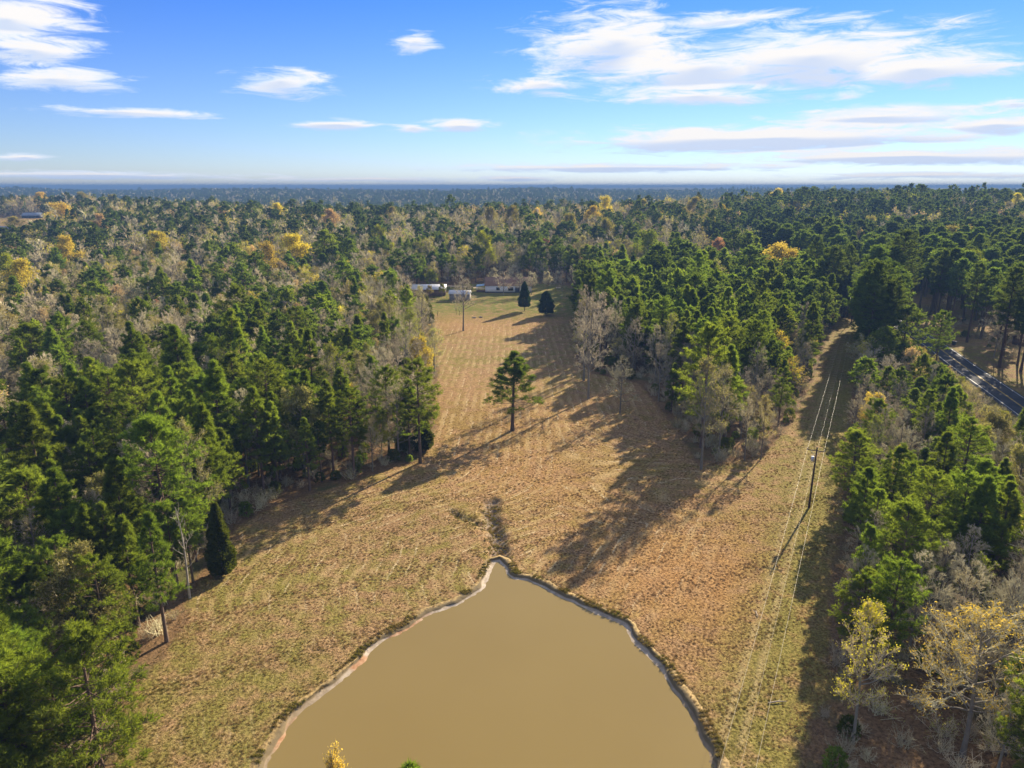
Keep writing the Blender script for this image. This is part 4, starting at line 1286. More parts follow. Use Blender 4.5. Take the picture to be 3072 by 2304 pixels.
BLOOM = [(-113.0, 376.0, 21, 20.3, 'yellow'), (-112.5, 334.0, 19.9, 11.7, 'gold'), (-136.4, 380.0, 14.4, 8.5, 'peach'), (-184.9, 381.0, 21, 22.9, 'gold'), (-174.2, 380.0, 16.4, 9.7, 'peach'), (-224.2, 366.0, 21, 12.8, 'gold'),
         (-180.1, 265.0, 20.2, 11.9, 'gold'), (-210.3, 301.0, 19.6, 11.5, 'lime'), (-103.4, 229.0, 11, 3.3, 'yellow'), (-89.6, 214.0, 11, 6.3, 'lime'), (-128.2, 256.0, 11, 3.6, 'pink'), (-22.5, 170.0, 13.3, 7.8, 'gold'),
         (-45.4, 157.0, 12.4, 7.3, 'peach'), (-32.0, 134.0, 11, 5.4, 'yellow'), (78.0, 620.0, 22, 15.0, 'yellow'), (112.0, 632.0, 20, 11.0, 'olive'), (-14.4, 376.0, 21, 12.6, 'lime'), (-38.2, 342.0, 9.5, 7.5, 'lime'), (71.5, 384.0, 21, 15.8, 'lime'),
         (116.1, 312.0, 21, 19.9, 'gold'), (110.0, 390.0, 16.8, 9.9, 'pink'), (57.5, 327.0, 11.4, 6.7, 'rust'), (192.3, 403.0, 19.5, 11.5, 'peach'), (237.8, 390.0, 21, 24.7, 'olive'), (183.7, 288.0, 21, 12.9, 'lime'), (248.2, 694.0, 21, 13.8, 'gold'),
         (227.8, 593.0, 16.4, 9.6, 'gold'), (236.9, 486.0, 16.6, 9.8, 'olive'), (396.8, 581.0, 18.5, 10.9, 'yellow'), (-338.3, 553.0, 21, 29.5, 'gold'), (-425.9, 790.0, 21, 25.2, 'olive'), (-503.2, 790.0, 21, 23.0, 'gold'), (-463.4, 800.0, 21, 16.7, 'olive'),
         (-180.1, 568.0, 20.6, 12.1, 'yellow'), (-126.7, 516.0, 21, 13.0, 'peach'), (-15.9, 552.0, 21, 13.9, 'olive'), (-0.3, 543.0, 21, 13.6, 'olive'), (26.6, 474.0, 16.3, 9.6, 'peach'), (19.6, 418.0, 15.3, 9.0, 'pink'), (43.4, 369.0, 12.0, 7.1, 'peach'),
         (46.4, 359.0, 11, 6.0, 'gold'), (32.2, 376.0, 11, 4.8, 'pink'), (-30.7, 507.0, 14.1, 8.3, 'peach'), (-42.6, 461.0, 14.9, 8.7, 'peach'), (-94.6, 578.0, 18.5, 10.9, 'olive'), (131.9, 562.0, 18.0, 10.6, 'olive'), (-358.0, 528.0, 15, 13.2, 'olive'),
         (-79.2, 438.0, 18.8, 11.1, 'lime'), (59.7, 547.0, 21, 13.7, 'gold'), (-321.1, 565.0, 18.1, 10.6, 'lime'), (-272.9, 487.0, 20.8, 12.3, 'peach'), (-139.9, 548.0, 15.2, 9.0, 'gold'), (-222.3, 566.0, 18.1, 10.7, 'peach'), (148.8, 604.0, 21, 15.1, 'olive'),
         (161.4, 567.0, 18.1, 10.7, 'gold'), (19.7, 583.0, 18.7, 11.0, 'gold'), (38.9, 499.0, 21, 14.4, 'olive'), (60.3, 469.0, 21, 13.6, 'olive')]
taken = []
for kind, x, y, h, v, wd, lab, col in HERO:
    plant(kind, x, y, h, v, lab, None, col, wide=wd)
    taken.append((x, y, 2.3 if h > 7 else 1.5))
ORD = ['first', 'second', 'third', 'fourth', 'fifth', 'sixth', 'seventh', 'eighth', 'ninth', 'tenth', 'eleventh', 'twelfth', 'thirteenth', 'fourteenth', 'fifteenth', 'sixteenth', 'seventeenth', 'eighteenth', 'nineteenth', 'twentieth']
COLW = dict(yellow='bright yellow', gold='golden orange', peach='peach-coloured', pink='pinkish', rust='rust-red', lime='fresh lime-green', olive='olive-yellow')


def where(x, y):
    """words for the stretch of country a tree stands in"""
    if y > 480:
        side = 'the far homestead' if x < -300 else ('the far hill behind the barn' if x < 0 else ('the far hill behind the house' if x < 170 else 'the far pine ridge'))
        return 'on ' + side if 'home' not in side else 'by ' + side
    rx = float(np.interp(y, [p[1] for p in ROAD], [p[0] for p in ROAD]))
    cx = 47.9 + (y - 106.3) * 0.498
    if x > rx and y > 120:
        return 'in the stand across the road'
    if x > cx:
        return 'between the power line and the road'
    if y > 350:
        return 'in the woods behind the long barn' if x < -15 else 'in the woods behind the white house'
    if x > 0:
        return 'in the pine block by the corridor'
    if y < 105:
        return 'in the wood beside the pond'
    if y < 200:
        return 'in the wood beside the lower meadow'
    return 'in the wood beside the upper meadow'


rows = {}
for b in BLOOM:
    rows.setdefault((b[4], where(b[0], b[1])), []).append(b)
for (col, wh), lst in rows.items():
    lst.sort(key=lambda b: b[0] / b[1])
    for q, (x, y, h, wm, _) in enumerate(lst):
        v = int(abs(x) * 7 + y) % 3
        base_w = (9.2, 8.6, 8.8)[v] * h / (13, 14, 12)[v]
        wd = min(1.45, max(0.6, wm / base_w))
        siz = 'big wide' if wm > 14 else ('small' if wm < 7 else 'round-headed')
        pos = '' if len(lst) == 1 else (', %s from left' % ORD[q])
        plant('bloom', x, y, h * 1.08, v, '%s %s tree %s%s' % (siz, COLW[col], wh, pos), 'spring-coloured trees in the woods', col, wide=wd)
        taken.append((x, y, max(3.2, 0.42 * wm)))
        taken.append((x * (1 - 8 / y), y - 8, max(3.0, 0.32 * wm)))

# ------------------------------------------------------------------ woodland: the nearest trees singly, the rest as one mass
CL = Vector((0, 0, 50))
rf = np.random.default_rng(21)


def lattice(x0, x1, y0, y1, s_, jitter=0.42):
    gx_, gy_ = np.meshgrid(np.arange(x0, x1, s_), np.arange(y0, y1, s_))
    gx_ = gx_ + (np.arange(gx_.shape[0]) % 2)[:, None] * s_ * 0.5
    n = gx_.size
    return gx_.ravel() + rf.uniform(-jitter, jitter, n) * s_, gy_.ravel() + rf.uniform(-jitter, jitter, n) * s_


xs_, ys_ = [], []
for y0, y1, s_ in ((34, 130, 4.2), (130, 350, 4.6), (350, 800, 5.4), (800, 1500, 7.0), (1500, 2900, 9.5)):
    a, b = lattice(-0.80 * y1 - 30, 0.80 * y1 + 60, y0, y1, s_)
    k = (a > -0.80 * b - 22) & (a < 0.80 * b + 50)
    xs_.append(a[k])
    ys_.append(b[k])
n_row = 34
row_y = np.linspace(184, 292, n_row)
xs_.append(47.9 + (row_y - 106.3) * 0.498 + 4.6 + rf.uniform(0, 2.4, n_row))
ys_.append(row_y)
tx, ty = np.concatenate(xs_), np.concatenate(ys_)
keep = np.ones(len(tx), bool)
nearm = ty < 560
dF = np.full(len(tx), 99.0)
dF[nearm] = sdist(tx[nearm], ty[nearm], FIELD)
keep &= (dF > 0.9) | (np.arange(len(tx)) >= len(tx) - n_row)
for g_ in GLADES:
    keep[ty < 900] &= sdist(tx[ty < 900], ty[ty < 900], g_) > 0.5
rdm = np.full(len(tx), 99.0)
rdm[nearm] = dline(tx[nearm], ty[nearm], ROAD)
keep &= rdm > 7.5
rxx = np.interp(ty, [p[1] for p in ROAD], [p[0] for p in ROAD])
across = (tx > rxx) & (ty < 340) & (ty > 100)
u01 = rf.uniform(size=len(tx))
keep &= ~(across & (tx - rxx < 14) & (u01 < 0.9))           # yards and verge across the road
keep &= ~(across & (u01 < 0.62))
keep &= ~((sdist(tx, ty, [(150, 190), (215, 190), (215, 262), (152, 258)]) < 0) & (ty < 300) & (u01 < 0.94))
keep &= ~((ty < 52) & (tx > -25) & (tx < 24))
keep &= ~((tx > 17) & (tx < 40) & (ty < 62))                 # open brown ground at the near edge
keep &= ~((np.hypot(tx + 40, ty - 334) < 12) | (np.hypot(tx - 178, ty - 306) < 13) | (np.hypot(tx - 166, ty - 228) < 8))
keep &= ~((tx > 0) & (tx < 47.9 + (ty - 106.3) * 0.498) & (ty < 240) & (dF < 9) & (rf.uniform(size=len(tx)) < 0.42))
for x, y, r_ in taken:
    keep &= np.hypot(tx - x, ty - y) > r_
tx, ty, dF, rxx = tx[keep], ty[keep], dF[keep], rxx[keep]
n = len(tx)


def lf_noise(x, y, s_, seed):
    r = np.random.default_rng(seed)
    v = np.zeros(len(x))
    for q in range(6):
        a = r.uniform(0, 6.28)
        f = (0.6 + 0.35 * q) / s_
        v += np.sin((x * math.cos(a) + y * math.sin(a)) * f * 6.28 + r.uniform(0, 6.28)) / (1 + 0.3 * q)
    return v / 2.2


patch = lf_noise(tx, ty, 55, 5) + 0.6 * lf_noise(tx, ty, 160, 9)
pp = np.full(n, 0.30)                                     # share of pine
cxx = 47.9 + (ty - 106.3) * 0.498
leftw = (tx < 0) & (ty < 345)
pp[leftw & (ty < 66)] = 0.94
pp[leftw & (ty >= 62) & (ty < 105)] = np.where(tx[leftw & (ty >= 62) & (ty < 105)] > -75, 0.86, 0.42)
pp[leftw & (ty >= 105) & (ty < 205)] = np.where(tx[leftw & (ty >= 105) & (ty < 205)] > -85, 0.68, 0.17)
pp[leftw & (ty >= 205)] = 0.20
pp[leftw & (tx > -38) & (ty > 130) & (ty < 260)] = 0.12
rb_ = (tx > 0) & (tx < cxx) & (ty < 345)
pp[rb_] = 0.86
pp[(tx >= cxx) & (tx < rxx) & (ty < 345)] = 0.34
pp[(tx >= cxx) & (ty < 80)] = 0.14
pp[(tx > rxx) & (ty > 110) & (ty < 420)] = 0.9
pp[(tx > 0.28 * ty) & (ty >= 345) & (ty < 1000)] = 0.66
pp[(ty >= 345) & (np.abs(tx) < 0.28 * ty)] = 0.28
pp[(ty >= 1300)] = 0.55
pp[rb_ & (dF < 10) & (ty < 240)] = 0.30
deep = leftw & (ty < 170) & (tx > -80)
patch[deep] = np.maximum(patch[deep], -0.15)
pp = np.clip(pp + 0.33 * patch * (pp > 0.2) * (pp < 0.85), 0.04, 0.97)
is_pine = rf.uniform(size=n) < pp
bare_kind = rf.uniform(size=n)
hh = np.where(is_pine, rf.normal(15.5, 3.4, n), rf.normal(13.2, 3.0, n))
hh[leftw & (ty > 205)] *= 0.92
hh[(tx > rxx) & (ty > 110) & (ty < 420) & is_pine] = rf.normal(23, 2.2, ((tx > rxx) & (ty > 110) & (ty < 420) & is_pine).sum())
hh[(tx >= cxx) & (tx < rxx) & (ty < 180)] *= 0.78
edge_small = (dF < 3.5) & (rf.uniform(size=n) < 0.5)
hh[edge_small] *= 0.75
# low growth in front of the road, tall pines along the corridor's end
corr_end = (tx > cxx + 3.5) & (tx < cxx + 15) & (ty > 190) & (ty < 300)
is_pine[corr_end] = True
hh[corr_end] = rf.normal(24, 2, corr_end.sum())
azr = np.degrees(np.arctan2(tx, ty))
ry_ = np.array([float(p[1]) for p in ROAD])
ra_ = np.degrees(np.arctan2([p[0] for p in ROAD], ry_))
rd_at = np.interp(azr, ra_[::-1][4:], np.hypot([p[0] for p in ROAD], ry_)[::-1][4:])
dxy = np.hypot(tx, ty)
front = (tx < rxx) & (tx > cxx) & (azr > 28.0) & (azr < 37) & (dxy < rd_at)
lim = 50 * (1 - dxy / (rd_at - 7)) * 0.80
low = front & (hh > lim) & (rf.uniform(size=n) < np.where(azr > 29.2, 1.0, 0.85))
hh[low] = np.maximum(lim[low], 0)
is_pine[low & (hh < 7)] = False
hh = np.where(low & (hh < 2.2), 0, np.clip(hh, 3.0, 29))
var = rf.integers(0, 1000, n)
dist = np.sqrt(tx ** 2 + ty ** 2 + 40 ** 2)
inview = (np.abs(tx) < 0.74 * ty + 6 + 12 * (ty < 75)) & ((50 - hh) / ty < 1.45)
size = hh / dist * inview
tallm = ((tx > rxx) & (ty > 110) & (ty < 420) | corr_end) & is_pine
hh_ok = hh > 0
size = size * hh_ok

N_PINE, N_BARE, N_BUD = 270, 265, 0
single = np.zeros(n, bool)
for msk, cnt in ((is_pine, N_PINE), (~is_pine, N_BARE)):
    idx = np.where(msk)[0]
    idx = idx[np.argsort(-size[idx])][:cnt]
    single[idx] = True

cells = {}
for i in np.where(single)[0]:
    kind = ('tall_pine' if tallm[i] else 'pine') if is_pine[i] else ('bud' if bare_kind[i] > 0.86 else 'bare')
    cells.setdefault((where(tx[i], ty[i]), KIND_NAME[kind][0]), []).append((ty[i], i, kind))
GRP = {'pine_tree': 'pines of the near woods', 'bare_tree': 'bare trees of the near woods', 'budding_tree': 'budding trees of the near woods'}
COL_BUD = ['lime', 'olive', 'pale', 'pale', 'olive', 'pale']
for (wh, nm), lst in cells.items():
    lst.sort()
    per = 10
    for rw in range(0, len(lst), per):
        row_ = sorted(lst[rw:rw + per], key=lambda q: tx[q[1]] / ty[q[1]])
        for q, (_, i, kind) in enumerate(row_):
            v = int(var[i])
            if kind == 'tall_pine':
                v = 1 + v % 2
            words_ = PROTO[kind][v % len(PROTO[kind])]['words']
            szw = 'short' if hh[i] < 11.5 else ('tall' if hh[i] > 17 else '')
            if words_.startswith('tall') or words_.startswith('massive'):
                szw = ''
            nn = {'pine_tree': 'pine', 'bare_tree': 'bare tree', 'budding_tree': 'budding tree'}[nm]
            r_no = rw // per
            if ' ' in words_:
                szw = ''
            lab = ('%s %s %s %s, %s row, %s from left' % (szw, words_, nn, wh, 'front' if r_no == 0 else ORD[r_no], ORD[q])).strip()
            plant(kind, float(tx[i]), float(ty[i]), float(hh[i]), v, lab, GRP[nm], COL_BUD[v % 6], wide=float((0.92 if is_pine[i] else 0.9) + 0.25 * ((v * 37) % 100) / 100))

# the mass of the woodland: low-detail trees set out by geometry nodes
FAR = bpy.data.collections.new('woodland_tree_forms')
forms = []


def form(mb, mats):
    o = bpy.data.objects.new('woodland_form_%02d' % len(forms), mb.mesh('woodland_form_%02d' % len(forms), mats))
    FAR.objects.link(o)
    forms.append(o)
    return len(forms) - 1


ID = {}
for lod in (1, 2):
    ID['pine', lod] = []
    for q, (h, cb, rad, nb, sh) in enumerate([(15, 0.34, 3.3, 80, 'cone'), (15, 0.4, 3.4, 80, 'ragged'), (15, 0.32, 3.6, 90, 'round'), (15, 0.5, 2.8, 66, 'round'), (15, 0.36, 3.1, 80, 'ragged'), (15, 0.16, 3.0, 90, 'cone'), (15, 0.55, 3.3, 60, 'ragged'), (15, 0.28, 2.5, 76, 'cone')]):
        tr, cr, ms = make_pine(400 + q + 20 * lod, h, cb, rad, nb, sh, lod, ('pine_needles' if q % 2 else 'dark_needles') if lod == 1 else 'far_needles', 0.45)
        ID['pine', lod].append(form(join(tr, cr), ms))
    ID['tall', lod] = []
    for q in range(2):
        tr, cr, ms = make_pine(450 + q + 20 * lod, 15, 0.5, 2.5, 90, ('round', 'ragged')[q], lod, 'dark_needles' if lod == 1 else 'far_needles', 0.40)
        ID['tall', lod].append(form(join(tr, cr), ms))
    ID['bare', lod] = []
    for q, (sp, cl, up) in enumerate([(3.6, 0.25, 0.95), (4.5, 0.22, 0.7), (3.4, 0.3, 1.0), (4.0, 0.25, 0.85)]):
        tr, cr, ms, lf = make_bare(500 + q + 20 * lod, 13, sp, lod, cl, up)
        ID['bare', lod].append(form(join(tr, cr), ms))
    ID['bud', lod] = []
    for q, colr in enumerate(('pale', 'olive', 'pale', 'olive', 'peach', 'pale', 'yellow', 'lime', 'pale', 'olive')):
        tr, cr, ms, lf = make_bare(540 + q + 20 * lod, 13, 4.0, lod, 0.25, 0.85, 3 if lod == 1 else 2, 0.15 if lod == 1 else 0.36)
        ID['bud', lod].append(form(join(tr, cr, lf), ms + [LEAFM[colr]]))


def scatter_group(name, collection):
    ng = bpy.data.node_groups.new(name, 'GeometryNodeTree')
    ng.interface.new_socket('Geometry', in_out='INPUT', socket_type='NodeSocketGeometry')
    ng.interface.new_socket('Geometry', in_out='OUTPUT', socket_type='NodeSocketGeometry')
    N, Lk = ng.nodes, ng.links
    gi, go = N.new('NodeGroupInput'), N.new('NodeGroupOutput')
    ci = N.new('GeometryNodeCollectionInfo')
    ci.inputs['Collection'].default_value = collection
    ci.inputs['Separate Children'].default_value = True
    ci.inputs['Reset Children'].default_value = True
    ip = N.new('GeometryNodeInstanceOnPoints')
    ip.inputs['Pick Instance'].default_value = True

    def na(nm, ty_):
        a = N.new('GeometryNodeInputNamedAttribute')
        a.data_type = ty_
        a.inputs['Name'].default_value = nm
        return a.outputs['Attribute']
    Lk.new(gi.outputs[0], ip.inputs['Points'])
    Lk.new(ci.outputs[0], ip.inputs['Instance'])
    Lk.new(na('idx', 'INT'), ip.inputs['Instance Index'])
    er = N.new('FunctionNodeEulerToRotation')
    Lk.new(na('rot', 'FLOAT_VECTOR'), er.inputs[0])
    Lk.new(er.outputs[0], ip.inputs['Rotation'])
    Lk.new(na('scl', 'FLOAT_VECTOR'), ip.inputs['Scale'])
    Lk.new(ip.outputs[0], go.inputs[0])
    return ng


def scatter(name, P, idx, rz, scl, collection, tint=None, tilt=0.0):
    me = bpy.data.meshes.new(name)
    me.vertices.add(len(P))
    me.vertices.foreach_set('co', np.asarray(P, np.float32).ravel())
    a = me.attributes.new('idx', 'INT', 'POINT')
    a.data.foreach_set('value', np.asarray(idx, np.int32))
    a = me.attributes.new('rot', 'FLOAT_VECTOR', 'POINT')
    rr_ = np.zeros((len(P), 3), np.float32)
    rr_[:, 2] = rz
    if tilt:
        rr_[:, :2] = np.random.default_rng(1).normal(size=(len(P), 2)) * tilt
    a.data.foreach_set('vector', rr_.ravel())
    a = me.attributes.new('scl', 'FLOAT_VECTOR', 'POINT')
    a.data.foreach_set('vector', np.asarray(scl, np.float32).ravel())
    if tint is not None:
        set_attr(me, 'tint', tint)
    o = obj(name, me)
    md = o.modifiers.new('scatter', 'NODES')
    md.node_group = scatter_group(name + '_nodes', collection)
    return o


rest = np.where(~single & hh_ok)[0]
rid = np.zeros(len(rest), int)
rsc = np.zeros((len(rest), 3))
for q, i in enumerate(rest):
    lod = 1 if dist[i] < 430 else 2
    if is_pine[i]:
        lst = ID['tall' if tallm[i] else 'pine', lod]
        s_ = hh[i] / 15
    else:
        lst = ID['bud' if bare_kind[i] > 0.62 else 'bare', lod]
        s_ = hh[i] / 13
    if ty[i] > 1500:
        s_ *= 1.15
    rid[q] = lst[int(var[i]) % len(lst)]
    wdn = 0.75 + 0.5 * ((int(var[i]) * 53) % 100) / 100
    wdn *= 1.15 if is_pine[i] else 1.0
    rsc[q] = (s_ * wdn, s_ * wdn, s_)
Pw = np.stack([tx[rest], ty[rest], land(tx[rest], ty[rest]) - 0.1], 1)
wood = scatter('distant_woodland', Pw, rid, rf.uniform(0, 6.28, len(rest)), rsc, FAR, tilt=0.035)
tag(wood, 'unbroken mixed pine and bare woodland stretching away on all sides', 'woodland', kind='stuff')
print('trees single', single.sum(), 'mass', len(rest))

# undergrowth: brush, saplings and low evergreens beneath and along the woods
BR = bpy.data.collections.new('brush_forms')
for q in range(5):
    r = np.random.default_rng(600 + q)
    mb = MB()
    if q < 3:
        nst = 26
        P0 = np.column_stack([r.normal(size=(nst, 2)) * 0.25, np.zeros(nst)])
        D = unit(np.column_stack([r.normal(size=(nst, 2)) * 0.55, np.ones(nst)]))
        L = r.uniform(0.8, 2.2, nst)
        E1 = P0 + D * L[:, None]
        mb.segs(P0, E1, 0.022, 0.010, 3, 0)
        for k in range(5):
            B0 = P0 + D * (L * r.uniform(0.35, 1, nst))[:, None]
            B1 = B0 + unit(D + rand_dir(r, nst) * 0.9) * r.uniform(0.3, 0.8, (nst, 1))
            mb.segs(B0, B1, 0.011, 0.006, 3, 0)
            C0 = B0 + (B1 - B0) * 0.6
            mb.segs(C0, C0 + rand_dir(r, nst) * 0.35, 0.009, 0.005, 3, 0)
            if q == 2:
                leaves(mb, r, B1, 0.10, 2, 0.12, 1)
        ms = [M['twigs'], LEAFM['pale']]
    else:
        nn = 160
        a = r.uniform(0, 6.28, nn)
        z_ = r.uniform(0.1, 1, nn)
        rr_ = 0.9 * np.sqrt(1 - (z_ - 0.35) ** 2 / 0.5) * r.uniform(0.5, 1, nn)
        C = np.column_stack([np.cos(a) * rr_, np.sin(a) * rr_, z_ * 1.9])
        tufts(mb, r, C, unit(C * np.array([1, 1, 0.4]) + np.array([0, 0, 0.3])), 0.36, 0.12, 5, 0.8, 0)
        ms = [M['cedar_needles'] if q == 3 else M['pine_needles']]
    o = bpy.data.objects.new('brush_form_%d' % q, mb.mesh('brush_form_%d' % q, ms))
    BR.objects.link(o)
ax, ay = lattice(-230, 270, 34, 300, 2.9)
k = (np.abs(ax) < 0.78 * ay + 15) & (ay < 300)
ax, ay = ax[k], ay[k]
fs = sdist(ax, ay, FIELD)
k = (fs > 0.6) & (dline(ax, ay, ROAD) > np.where(ay > 150, 14.0, 6.2)) & ~((ay < 52) & (ax > -25) & (ax < 24))
for g_ in GLADES[:2]:
    k &= sdist(ax, ay, g_) > 0.3
acr = (ax > np.interp(ay, [p[1] for p in ROAD], [p[0] for p in ROAD])) & (ay > 100)
k &= ~(acr & (rf.uniform(size=len(ax)) < 0.8))
k &= rf.uniform(size=len(ax)) < np.where(fs < 6, 0.9, 0.62)
ax, ay, fs = ax[k], ay[k], fs[k]
nq = len(ax)
ui = rf.uniform(size=nq)
bid = np.where(ui < 0.34, 0, np.where(ui < 0.62, 1, np.where(ui < 0.78, 2, np.where(ui < 0.91, 3, 4))))
bs = rf.uniform(0.55, 1.35, nq)
bs3 = np.stack([bs * rf.uniform(0.8, 1.3, nq), bs * rf.uniform(0.8, 1.3, nq), bs], 1)
bo = scatter('undergrowth', np.stack([ax, ay, land(ax, ay) - 0.03], 1), bid, rf.uniform(0, 6.28, nq), bs3, BR)
tag(bo, 'tangled brown brush and low green saplings under the trees', 'undergrowth', kind='stuff')

# ------------------------------------------------------------------ grass of the meadow and weeds of the banks
m, t, out = mat('grass_blades')
oi = t.new('ShaderNodeObjectInfo')
tn = t.attr('tint', 'INSTANCER')
g = t.new('ShaderNodeNewGeometry')
dry = t.mix(g.outputs['Random Per Island'], (0.20, 0.120, 0.052), (0.43, 0.277, 0.136))
grn = t.mix(g.outputs['Random Per Island'], (0.105, 0.094, 0.015), (0.26, 0.225, 0.046))
c = t.mix(t.math('ADD', tn, t.math('MULTIPLY', t.math('SUBTRACT', oi.outputs['Random'], 0.5), 0.5), clamp=True), dry, grn)
df = t.new('ShaderNodeBsdfDiffuse')
t.put(df.inputs[0], c)
tl_ = t.new('ShaderNodeBsdfTranslucent')
t.put(tl_.inputs[0], c)
mxs = t.new('ShaderNodeMixShader')
mxs.inputs[0].default_value = 0.35
t.l.new(df.outputs[0], mxs.inputs[1])
t.l.new(tl_.outputs[0], mxs.inputs[2])
t.l.new(mxs.outputs[0], out.inputs[0])
GR = bpy.data.collections.new('grass_forms')
for q in range(4):
    r = np.random.default_rng(700 + q)
    mb = MB()
    nb_ = 26
    C = np.column_stack([r.normal(size=(nb_, 2)) * 0.07, np.zeros(nb_)])
    D = unit(np.column_stack([r.normal(size=(nb_, 2)) * 0.7, np.full(nb_, 0.75)]))
    tufts(mb, r, C, D, (0.11, 0.14, 0.10, 0.18)[q], 0.022, 2, 0.35)
    o = bpy.data.objects.new('grass_form_%d' % q, mb.mesh('grass_form_%d' % q, [m]))
    GR.objects.link(o)
gpx, gpy, gsz = [], [], []
rg = np.random.default_rng(31)
for y0, y1, s_, sz in ((38, 75, 0.36, 1.0), (75, 112, 0.46, 1.15), (112, 165, 0.72, 1.35)):
    a, b = lattice(-48 if y1 < 150 else -30, 60 if y1 < 130 else 95, y0, y1, s_, 0.5)
    k = (np.abs(a) < 0.74 * b + 4)
    a, b = a[k], b[k]
    f = sdist(a, b, FIELD)
    k = (f < 1.0) & (rg.uniform(size=len(a)) < 0.86 * np.clip((172 - b) / 45, 0, 1))
    a, b = a[k], b[k]
    k = np.ones(len(a), bool)
    nn = (b < 95)
    k[nn] = sdist(a[nn], b[nn], SHORE_L) > 0.9
    a, b = a[k], b[k]
    gpx.append(a)
    gpy.append(b)
    gsz.append(np.full(len(a), sz))
gpx, gpy, gsz = np.concatenate(gpx), np.concatenate(gpy), np.concatenate(gsz)
ng_ = len(gpx)
pxl = 47.9 + (gpy - 106.3) * 0.498
tint = 0.15 + 0.20 * lf_noise(gpx, gpy, 9, 3) + 0.18 * lf_noise(gpx, gpy, 30, 4) + 0.75 * np.clip(1 - np.abs(gpx - pxl) / 6.5, 0, 1) + 0.5 * bump2(gpx, gpy, -28, 58, 9, 8) - 0.45 * bump2(gpx, gpy, 24, 86, 12, 15)
gz = land(gpx, gpy)
nd = gpy < 115
ddg = np.full(ng_, 9.0)
ddg[nd] = np.minimum(dline(gpx[nd], gpy[nd], DITCH[0]), dline(gpx[nd], gpy[nd], DITCH[1]) + 0.85)
gz = gz - 0.75 * np.clip(1 - ddg / 1.6, 0, 1) ** 0.7
tint += 0.8 * np.clip(1.4 - np.abs(ddg - 1.2), 0, 1) * (rg.uniform(size=ng_) < 0.6)
gs = gsz * rg.uniform(0.55, 1.35, ng_) * np.clip(0.85 + 0.35 * lf_noise(gpx, gpy, 6, 8), 0.35, 1.6)
gs3 = np.stack([gs, gs, gs * rg.uniform(0.6, 1.0, ng_)], 1)
go_ = scatter('meadow_grass', np.stack([gpx, gpy, gz - 0.01], 1), rg.integers(0, 4, ng_), rg.uniform(0, 6.28, ng_), gs3, GR, np.clip(tint, 0, 1))
tag(go_, 'short dry straw-coloured and olive grass tufts of the mown meadow', 'grass', kind='stuff')
print('grass', ng_)
# weeds on the bank and along the ditch
q_ = rg.integers(0, len(SHORE), 2600)
off = rg.uniform(0.85, 1.7, 2600)
wx, wy = SHORE[q_, 0] + NRM[q_, 0] * off, SHORE[q_, 1] + NRM[q_, 1] * off
k = (lf_noise(wx, wy, 7, 77) > -0.15) & (wy > 48)
wx, wy = wx[k], wy[k]
for seg in DITCH:
    P = np.array(seg)
    for a, b in zip(P, P[1:]):
        kk = int(np.hypot(*(b - a)) * 11)
        t_ = rg.uniform(0, 1, kk)
        wx = np.concatenate([wx, a[0] + (b[0] - a[0]) * t_ + rg.normal(size=kk) * 0.75])
        wy = np.concatenate([wy, a[1] + (b[1] - a[1]) * t_])
nw = len(wx)
wz = land(wx, wy) - 0.02
d2 = np.minimum(dline(wx, wy, DITCH[0]), dline(wx, wy, DITCH[1]) + 0.85)
wz -= 0.8 * np.clip(1 - d2 / 1.6, 0, 1) ** 0.7
ws = rg.uniform(0.9, 2.0, nw)
wo_ = scatter('bank_weeds', np.stack([wx, wy, wz], 1), rg.integers(0, 4, nw), rg.uniform(0, 6.28, nw), np.stack([ws, ws, ws * 1.1], 1), GR, np.clip(0.75 + 0.3 * lf_noise(wx, wy, 5, 12), 0, 1))
tag(wo_, 'rank green weeds along the pond bank and the ditch', 'weeds', kind='stuff')

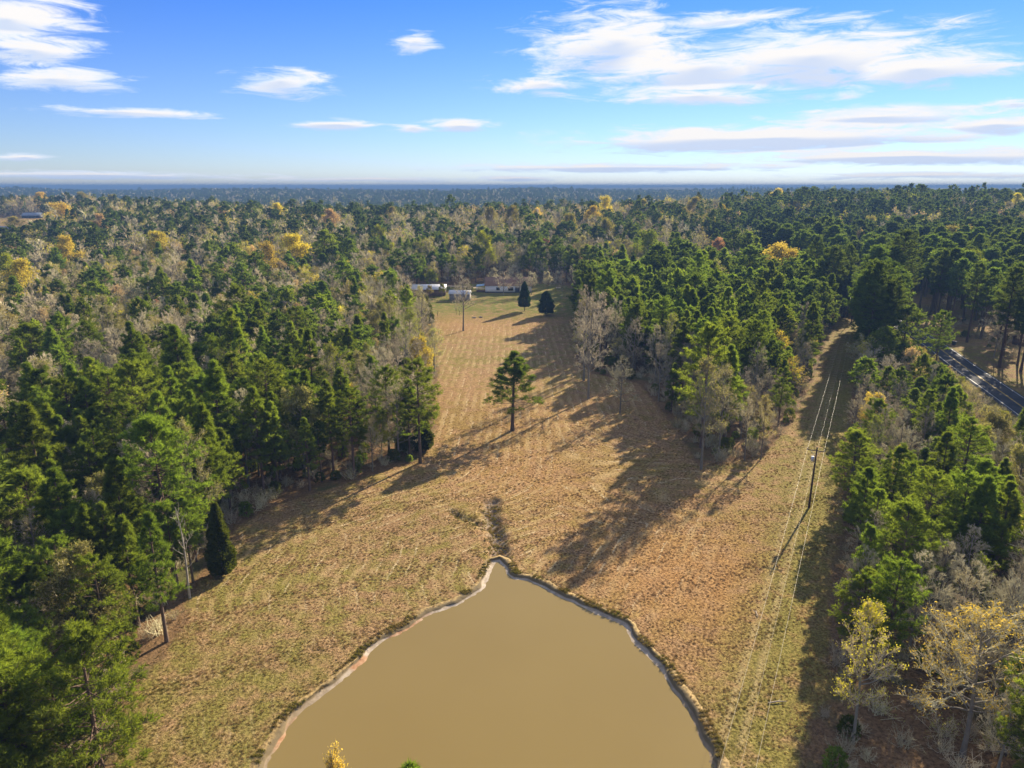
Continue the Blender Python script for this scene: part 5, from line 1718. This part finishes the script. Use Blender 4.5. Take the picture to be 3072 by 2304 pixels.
# ------------------------------------------------------------------ far canopy beyond the trees that can be told apart
ang = np.linspace(R(-47), R(47), 1100)
rad_ = [2750.0]
while rad_[-1] < 15000:
    rad_.append(rad_[-1] * 1.008 + 3)
rad_ = np.array(rad_)
A_, R_ = np.meshgrid(ang, rad_)
cxp, cyp = np.sin(A_) * R_, np.cos(A_) * R_
rc = np.random.default_rng(55)
cz = land(cxp, cyp) + 8 + rc.uniform(0, 9, cxp.shape) + 3.0 * np.sin(cxp / 130) * np.sin(cyp / 170)
clear_ = (np.sin(cxp / 310 + 2 * np.sin(cyp / 900)) * np.sin(cyp / 260 + np.sin(cxp / 700)) > 0.93)
cz = np.where(clear_, land(cxp, cyp) + 1.0, cz)
cz[0] = land(cxp[0], cyp[0]) - 2
ny_, nx_ = cxp.shape
ii = (np.arange(ny_ - 1)[:, None] * nx_ + np.arange(nx_ - 1)[None]).ravel()
mb = MB()
m, t, out = mat('far_canopy')
g = t.new('ShaderNodeNewGeometry')
n1 = t.noise(g.outputs['Position'], 0.006, 5, 0.6)
n2 = t.noise(g.outputs['Position'], 0.05, 3)
cc = t.mix(t.ramp(n1, 0.46, 0.62), (0.030, 0.042, 0.020), (0.085, 0.072, 0.050))
cc = t.mix(t.ramp(n2, 0.35, 0.75), cc, (0.055, 0.055, 0.030))
principled(t, out, cc, 0.95, 0.05)
mb.quads(np.stack([cxp.ravel(), cyp.ravel(), cz.ravel()], 1), np.stack([ii, ii + 1, ii + 1 + nx_, ii + nx_], 1))
tag(obj('far_woods', mb.mesh('far_woods', [m])), 'hazy blue wooded ridges along the horizon', 'woodland', kind='stuff')

# ------------------------------------------------------------------ the air
m = bpy.data.materials.new('haze_air')
m.use_nodes = True
t = NT(m.node_tree)
t.n.clear()
out = t.new('ShaderNodeOutputMaterial')
pv = t.new('ShaderNodeVolumePrincipled')
pv.inputs['Color'].default_value = (0.105, 0.20, 0.40, 1)
pv.inputs['Density'].default_value = 0.00033
pv.inputs['Anisotropy'].default_value = 0.0
t.l.new(pv.outputs[0], out.inputs['Volume'])
mb = MB()
mb.box(-15600, 15600, -400, 16400, -25, 64)
tag(obj('haze', mb.mesh('haze', [m])), 'thin blue spring haze that veils the far ridges', 'haze', kind='stuff')
